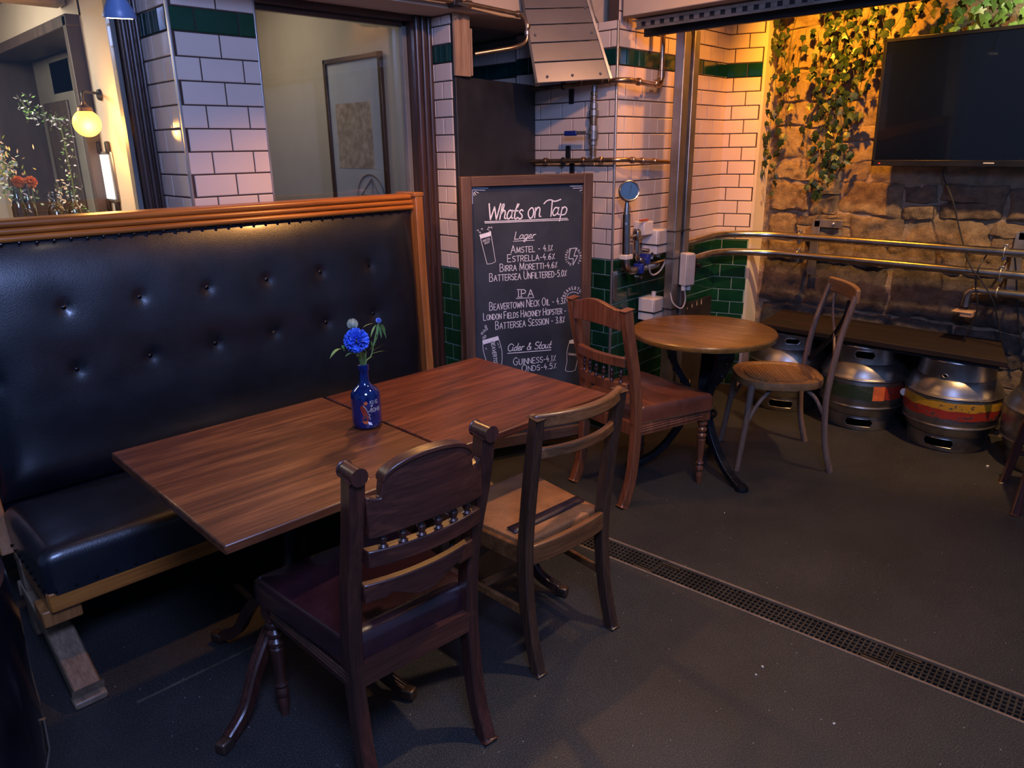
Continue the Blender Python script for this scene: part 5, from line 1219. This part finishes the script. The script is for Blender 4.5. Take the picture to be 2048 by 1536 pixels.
# ================================================================== BOTTLE AND FLOWERS
bc = V((1.228, 1.938, .7505))
bt = thing('glass_bottle', 'deep blue glass bottle used as a vase on the brown table', 'bottle', tuple(bc), 0)
MB().lathe([(.030, 0), (.042, .002), (.0465, .008), (.047, .02), (.047, .100), (.0455, .112), (.038, .126), (.025, .136), (.0165, .146), (.0148, .160), (.0148, .186), (.0175, .188), (.0175, .203), (.0150, .205)], (0, 0, 0), 40).build('body', 'bottle_glass', bt, angle=50)
va = math.atan2(-bc.y, -bc.x)                          # direction to the camera
def wrap(pts, off=.0006): return [((.047 + off) * math.cos(va + x / .047), (.047 + off) * math.sin(va + x / .047), z_) for x, z_ in pts]
def decal(pts, nm, mat, off=.0006):
    n = len(pts); cxx = sum(p[0] for p in pts) / n; cz = sum(p[1] for p in pts) / n
    vs = wrap([(cxx, cz)] + list(pts), off); return MB().add(vs, [(0, 1 + i, 1 + (i + 1) % n) for i in range(n)]).build(nm, mat, bt, smooth=False)
decal([(-.020, .078), (-.012, .086), (-.004, .080), (.000, .060), (.006, .045), (.004, .034), (-.016, .030), (-.012, .050), (-.016, .062)], 'label_coat', 'label_red')
decal([(-.008, .092), (.000, .098), (.006, .092), (.002, .086), (-.005, .085)], 'label_head', 'label_orange', .0009)
decal([(-.016, .030), (-.004, .034), (.008, .028), (.012, .020), (-.008, .022)], 'label_foot', 'label_orange', .0010)
decal([(.002, .030), (.012, .026), (.015, .016), (.004, .020)], 'label_tail', 'chalk', .0011)
mb = MB()
for a_ in (((-.010, .084), (-.002, .074), (.002, .064)), ((.002, .060), (.012, .066), (.018, .070)), ((.006, .048), (.010, .036)), ((.004, .056), (.010, .050))): mb.tube(wrap(a_, .0008), .0008, 5)
mb.build('label_outline', 'chalk_soft', bt)['kind'] = 'stuff'
for txt, x0, z0, h_ in (('KING', .012, .086, .012), ('OF', .014, .077, .006), ('SOHO', .012, .060, .013)):
    mb = MB(); x = 0
    for q in txt:
        wd, st = glyph(q)
        for pl in st:
            p3 = wrap([(x0 + (x + p[0]) * h_ / 10 * .85, z0 + p[1] * h_ / 10) for p in pl], .0008); mb.tube(p3, .00055, 4)
        x += wd + 1.8
    mb.build('label_lettering', 'chalk_soft', bt)['kind'] = 'stuff'
top = bc + V((0, 0, .205))
rf = random.Random(3)
def flower(label, cat='flower', name='flower'): return thing(name, label, cat, tuple(bc + V((0, 0, .06))))
def petal_ball(t, c_, r, n, mat, wp, nm='petals'):
    mb = MB(); c_ = V(c_)
    for i in range(n):
        zz = 1 - 2 * (i + .5) / n; th = i * 2.39996; rr = math.sqrt(max(0, 1 - zz * zz)); d_ = V((rr * math.cos(th), rr * math.sin(th), zz)); d_ = (d_ + V((rf.uniform(-.2, .2), rf.uniform(-.2, .2), rf.uniform(-.2, .2)))).normalized()
        s_ = d_.orthogonal().normalized(); s_.rotate(Matrix.Rotation(rf.uniform(0, 6.28), 3, d_)); u_ = d_.cross(s_)
        vs = []; nx_, nr_ = 5, 3
        for a in range(nr_ + 1):
            for b__ in range(nx_ + 1):
                f = a / nr_; w__ = wp * (.25 + .9 * f); x = (b__ / nx_ - .5) * 2
                vs.append(c_ + d_ * (r * (.25 + .75 * f)) + s_ * (w__ * x) + u_ * (wp * .5 * f * math.sin(x * 5 + i) + wp * .35 * x * x * f) + d_ * (.06 * r * math.sin(x * 9 + i) * f))
        mb.add(vs, [(a * (nx_ + 1) + b__, a * (nx_ + 1) + b__ + 1, (a + 1) * (nx_ + 1) + b__ + 1, (a + 1) * (nx_ + 1) + b__) for a in range(nr_) for b__ in range(nx_)])
    o = mb.build(nm, mat, t, angle=90); o['kind'] = 'stuff'; return o
def leaf_blade(t, base, tip, w_, mat='leaf_green', droop=.01, nm='leaf'):
    base, tip = V(base), V(tip); d_ = tip - base; s_ = d_.cross(V((.3, .2, 1))).normalized(); vs = []; n = 6
    for i in range(n + 1):
        f = i / n; ww = w_ * math.sin(PI * min(1, f * .93 + .07)) ** .8 * .5; p = base + d_ * f + V((0, 0, -droop * 4 * f * (f - 1) * 1.0 - droop * f * f))
        vs += [p + s_ * ww + V((0, 0, ww * .3)), p, p - s_ * ww + V((0, 0, ww * .3))]
    return MB().add(vs, [(3 * i + a, 3 * i + a + 1, 3 * i + a + 4, 3 * i + a + 3) for i in range(n) for a in (0, 1)]).build(nm, mat, t)
B0 = bc + V((0, 0, .06))
def rel(px, py, dy=0.0): return aty(px, py, bc.y + dy) - B0
# carnation
t = flower('large frilly blue carnation in the bottle'); c_ = rel(713, 681, -.02)
petal_ball(t, c_, .038, 85, 'petal_blue', .0085)
MB().tube(spline([(0, 0, 0), (-.002, -.002, .14), V(c_) + V((.012, .006, -.045)), V(c_)], 6), .0022, 8).build('stem', 'stem_green', t)
MB().lathe([(.004, -.050), (.009, -.036), (.013, -.020), (.011, -.012)], c_, 10).build('calyx', 'stem_green', t)
leaf_blade(t, rel(722, 716), rel(690, 707, -.03), .014); leaf_blade(t, rel(690, 700, -.02), rel(659, 711, -.04), .016); leaf_blade(t, rel(688, 702, -.02), rel(684, 690, -.02), .009)
# thistle
t = flower('round pale green thistle head in the bottle behind the carnation', name='thistle'); c_ = rel(705, 648, .02); mb = MB(); mb.sphere(c_, .010, 12, 8)
for i in range(110):
    zz = 1 - 1.75 * (i + .5) / 110; th = i * 2.39996; rr = math.sqrt(1 - zz * zz); d_ = V((rr * math.cos(th), rr * math.sin(th), zz)); mb.tube([V(c_) + d_ * .008, V(c_) + d_ * .0175], .0007, 3)
mb.build('spiny_head', 'thistle', t)['kind'] = 'stuff'
MB().tube(spline([(.002, .003, 0), (.0, .004, .14), V(c_) * .5 + V((0, 0, .09)), c_], 6), .0018, 8).build('stem', 'stem_green', t)
# small blue head with drooping bracts
t = flower('small lilac-blue flower head with drooping green bracts in the bottle'); c_ = rel(757, 641, .0)
petal_ball(t, c_, .0085, 40, 'petal_lilac', .0028)
MB().tube(spline([(.003, -.002, 0), (.006, -.003, .14), rel(742, 712), rel(748, 685), V(c_) + V((0, 0, -.006))], 6), .0021, 8).build('stem', 'stem_green', t)
for a_, b__ in (((754, 648), (725, 653)), ((752, 650), (741, 672)), ((755, 651), (755, 671)), ((758, 651), (763, 675)), ((761, 649), (773, 676)), ((756, 646), (746, 643)), ((760, 648), (771, 660))):
    leaf_blade(t, rel(*a_), rel(b__[0], b__[1], rf.uniform(-.02, .02)), .0085, droop=.004, nm='bract')
for a_, b__, w_ in (((742, 706), (769, 687), .010), ((743, 708), (777, 701), .010), ((740, 700), (753, 688), .010), ((741, 715), (750, 716), .007), ((735, 722), (720, 712), .006), ((748, 690), (756, 670), .006), ((745, 695), (742, 680), .006)):
    leaf_blade(t, rel(*a_), rel(*b__, rf.uniform(-.02, .02)), w_, droop=.002)
mb = MB()
for k in range(14):
    a = k * 2 * PI / 14; mb.tube([(.006 * math.cos(a), .006 * math.sin(a), .135), V((.014 * math.cos(a), .014 * math.sin(a), .178 + .012 * rf.random()))], .0009, 4)
mb.build('filler_stems', 'stem_green', t)['kind'] = 'stuff'

# ================================================================== SMALLER THINGS
# black tub chair at the left edge
t = thing('tub_chair', 'glossy black tub chair with silver piping at the left edge of the picture', 'chair', (-.155, 1.60, 0))
prof = [(.24, .375), (.285, .385), (.312, .420), (.327, .470), (.330, .540), (.328, .62), (.332, .76), (.326, .86), (.310, .875), (.292, .86), (.290, .50)]
vs = []; k_ = 40; a0, a1 = -1.9, 2.3
for r, zz in prof:
    for j in range(k_ + 1): a = a0 + (a1 - a0) * j / k_; vs.append((r * math.cos(a), r * math.sin(a), zz))
MB().add(vs, [(i * (k_ + 1) + j, i * (k_ + 1) + j + 1, (i + 1) * (k_ + 1) + j + 1, (i + 1) * (k_ + 1) + j) for i in range(len(prof) - 1) for j in range(k_)]).build('back_shell', 'black_gloss', t)
MB().lathe([(.22, .36), (.285, .38), (.288, .47), (.26, .50), (.05, .505)], (0, 0, 0), 40).build('seat', 'black_leather', t)
for aa in (-.28, 2.2): MB().tube([(r * 1.006 * math.cos(aa), r * 1.006 * math.sin(aa), zz) for r, zz in prof[:5]], .0045, 8).build('piping', 'steel', t)
for aa in (-.75, .75, 2.3, -2.3): MB().bar([(.21 * math.cos(aa), .21 * math.sin(aa), .38), (.27 * math.cos(aa), .27 * math.sin(aa), 0)], .036, .036, (1, 0, 0)).build('leg', 'frame_wood', t, bevel=.004)
# pendant lamp
pl = aty(240, 36, 2.42); t = thing('pendant_lamp', 'blue-grey conical pendant lamp hanging at the top left', 'lamp', tuple(pl))
t.rotation_euler = (math.radians(8), math.radians(-3), 0)
MB().lathe([(.044, 0), (.045, .004), (.037, .024), (.024, .050), (.019, .062), (.018, .15), (.008, .16)], (0, 0, 0), 28).build('shade', 'lamp_blue', t, angle=50)
MB().lathe([(.001, -.0022), (.033, -.002), (.033, .0), (.001, .001)], (0, 0, 0), 24).build('bulb', 'bulb_warm', t)
MB().cyl((0, 0, .17), (0, 0, 2.86 - pl.z), .004, 8).build('cord', 'cable_black', t)
# inside room: globe wall lamp
gl = V((1.10, 3.835, 1.727)); t = thing('wall_lamp', 'glowing amber globe wall lamp seen through the left window', 'lamp', (1.208, 3.94, 1.82))
o = gl - V((1.208, 3.94, 1.82))
MB().sphere(o, .058, 24, 14).build('globe', 'lamp_glow', t)
MB().lathe([(.034, .050), (.030, .066), (.012, .078), (.008, .090)], o, 16).build('cap', 'copper_dark', t)
MB().tube(fillet([V(o) + V((0, 0, .085)), V(o) + V((0, 0, .135)), (0, 0, .04), (.0, 0, .04)][:3], .03), .006, 8).build('arm', 'black_iron', t)
MB().lathe([(.001, 0), (.026, .0), (.022, .012), (.001, .018)], (0, 0, .035), 14, Matrix.Rotation(-Q, 3, 'Y')).build('rose', 'black_iron', t)
light('POINT', 'globe_light', tuple(gl + V((-.02, -.10, -.03))), 12, (1.0, .45, .10), .05)
# mirrored sconce; its bright reflection is emission put on the face
t = thing('mirror_plaque', 'small bright mirror plaque with four dark clips below the globe lamp', 'mirror', (1.205, 4.005, 1.49))
MB().box((0, 0, 0), (.012, .185, .235)).build('backing', 'dull_steel', t, bevel=.006); MB().box((-.008, 0, 0), (.004, .115, .205)).build('mirror', 'mirror_reflect_glow', t, bevel=.001)
for yy in (-.068, .068):
    for zz in (-.135, .135): MB().box((-.006, yy, zz), (.020, .026, .055)).build('clip', 'black_iron', t, bevel=.006)
# bottles on the inner sill
def sill_bottle(label, px, hgt, r, group='bottles on the inner window sill'):
    p = aty(px, 425, 3.60); t = thing('glass_bottle', label, 'bottle', (p.x, 3.60, 1.297), 0, group)
    MB().lathe([(r * .8, 0), (r, .006), (r, hgt * .48), (r * .75, hgt * .60), (r * .38, hgt * .74), (r * .36, hgt * .95), (r * .46, hgt)], (0, 0, 0), 18).build('body', 'clear_glass', t); return p
sill_bottle('clear bottle with an orange ball flower, left of two, inside the window', 40, .20, .026); sill_bottle('clear bottle with an orange ball flower, right of two, inside the window', 61, .19, .024)
sill_bottle('clear bottle of dried stems inside the window', 113, .15, .035); sill_bottle('clear bottle of pale sprigs beside the window jamb', 150, .15, .026)
for px, lbl in ((36, 'left orange ball-shaped flower inside the window'), (61, 'right orange ball-shaped flower inside the window')):
    c_ = aty(px, 364, 3.60); t = thing('flower', lbl, 'flower', (c_.x, 3.60, 1.33)); petal_ball(t, (0, 0, c_.z - 1.33), .024, 70, 'petal_orange', .006); MB().tube([(0, 0, 0), (0, 0, c_.z - 1.33)], .002, 6).build('stem', 'stem_green', t)
def sprig(label, pts, n, mats, y, s_=.012, spread=.03):
    P_ = [aty(a, b__, y) for a, b__ in pts]; base = P_[0]; t = thing('sprig', label, 'plant', tuple(base)); q = spline([p - base for p in P_], 6); MB().tube(q, .0025, 6).build('stem', 'stem_green', t)
    for k, mt in enumerate(mats):
        mb = MB()
        for i in range(n):
            p = rf.choice(q) + V((rf.gauss(0, spread), rf.gauss(0, spread * .6), rf.gauss(0, spread))); a = V((rf.uniform(-1, 1), rf.uniform(-1, 1), rf.uniform(-1, 1))).normalized(); b__ = a.orthogonal().normalized()
            mb.add([p, p + (a + b__ * .5) * s_, p + a * s_ * 2, p + (a - b__ * .5) * s_], [(0, 1, 2, 3)])
        o = mb.build('foliage', mt, t); o['kind'] = 'stuff'
sprig('pale blue-green eucalyptus spray inside the left window', [(34, 400), (22, 360), (8, 330), (-12, 300)], 110, ['leaf_green', 'petal_white'], 3.62, .011, .034)
sprig('dried flower spray in a bottle inside the window', [(113, 415), (118, 395), (122, 375)], 45, ['ivy_stem', 'petal_white'], 3.61, .009, .022)
sprig('trailing pale leaf garland beside the inner doorway', [(120, 245), (130, 290), (140, 340), (152, 400), (160, 425)], 60, ['petal_white', 'leaf_green'], 4.22, .010, .020)
sprig('leaf garland draped across the inner door head', [(44, 205), (62, 228), (90, 234), (122, 243)], 55, ['leaf_green', 'petal_white'], 4.72, .012, .024)
t = thing('picture_frame', 'small framed picture beyond the inner doorway', 'picture', tuple(atx(112, 288, 1.435))); MB().box((0, 0, 0), (.015, .16, .24)).build('frame', 'brown_door', t, bevel=.003); MB().box((-.008, 0, 0), (.003, .12, .19)).build('print', 'poster_paper', t)
t = thing('picture_frame', 'framed bicycle poster seen through the middle window', 'picture', (2.368, 3.625, 1.62))
pw_, ph_ = .545, .90
for c_, d_ in (((0, 0, ph_ / 2 - .012), (.022, pw_, .024)), ((0, 0, -ph_ / 2 + .012), (.022, pw_, .024)), ((0, pw_ / 2 - .012, 0), (.022, .024, ph_)), ((0, -pw_ / 2 + .012, 0), (.022, .024, ph_))): MB().box(c_, d_).build('frame_bar', 'frame_wood', t, bevel=.003)
MB().box((.004, 0, 0), (.004, pw_ - .04, ph_ - .04)).build('print', 'poster_paper', t, smooth=False)
MB().box((.0015, .02, .05), (.002, .34, .34)).build('print_patch', 'poster_tan', t, smooth=False)
mb = MB(); wc = V((0, -.10, -.28))
mb.tube([wc + V((-.001, .13 * math.cos(a), .13 * math.sin(a))) for a in [PI * k / 20 for k in range(21)]], .0035, 5); mb.build('wheel_drawing', 'poster_ink', t)
for a_, b__ in (((-.02, .0), (-.02, .11)), ((-.02, .11), (.09, .02)), ((.09, .02), (-.08, .02)), ((-.13, 0), (.13, 0)), ((-.08, .02), (-.02, .11))): MB().tube([wc + V((-.001, a_[0], a_[1])), wc + V((-.001, b__[0], b__[1]))], .0028, 5).build('line_drawing', 'poster_ink', t)
# black painted board with little cream flames
q0, q1 = aty(1358, 617, 2.565), aty(1421, 596, 2.595)
t = thing('painted_board', 'black painted board with small cream flame marks behind the round table', 'board', (q0.x, q0.y, 0), XA)
wl = (q1 - q0).xy.length; MB().box((wl / 2, 0, q0.z / 2 + .01), (wl, .02, q0.z + .02)).build('panel', 'crate_dark', t, bevel=.002)
for px, py, s_ in ((1372, 616, 6), (1383, 611, 10), (1394, 606, 12), (1404, 603, 14), (1378, 772, 34)):
    p = aty(px, py, 2.57) ; x = (V((p.x, p.y)) - V((q0.x, q0.y))).length; h_ = s_ * .0031
    x = max(.012, min(wl - .012, x)); mb = MB()
    mb.add([(x + .0048 * (h_ / .035) ** .4 * math.sin(f * 2 * PI) * (1 - .5 * (math.cos(f * 2 * PI) > 0)), -.0108, p.z - h_ / 2 * -math.cos(f * 2 * PI)) for f in [i / 12 for i in range(12)]], [tuple(range(11, -1, -1))]); mb.build('flame_mark', 'flame_paint', t, smooth=False)
# litter
for k, (px, py, s_, nm) in enumerate([(1975, 933, .014, 'small white paper square on the dark floor near the stool'), (1525, 1334, .007, 'white crumb on the floor, upper of two beside the drain'), (1512, 1350, .006, 'white crumb on the floor, lower of two beside the drain'), (1668, 1448, .007, 'white crumb on the floor near the bottom edge'), (1449, 1026, .005, 'white crumb on the floor left of the bistro chair')]):
    p = atz(px, py); t = tag(MB().box((0, 0, s_ * .2), (s_, s_ * .8, s_ * .4), k).build('paper_scrap' if k == 0 else 'crumb', 'debris'), nm, 'litter'); t.location = p
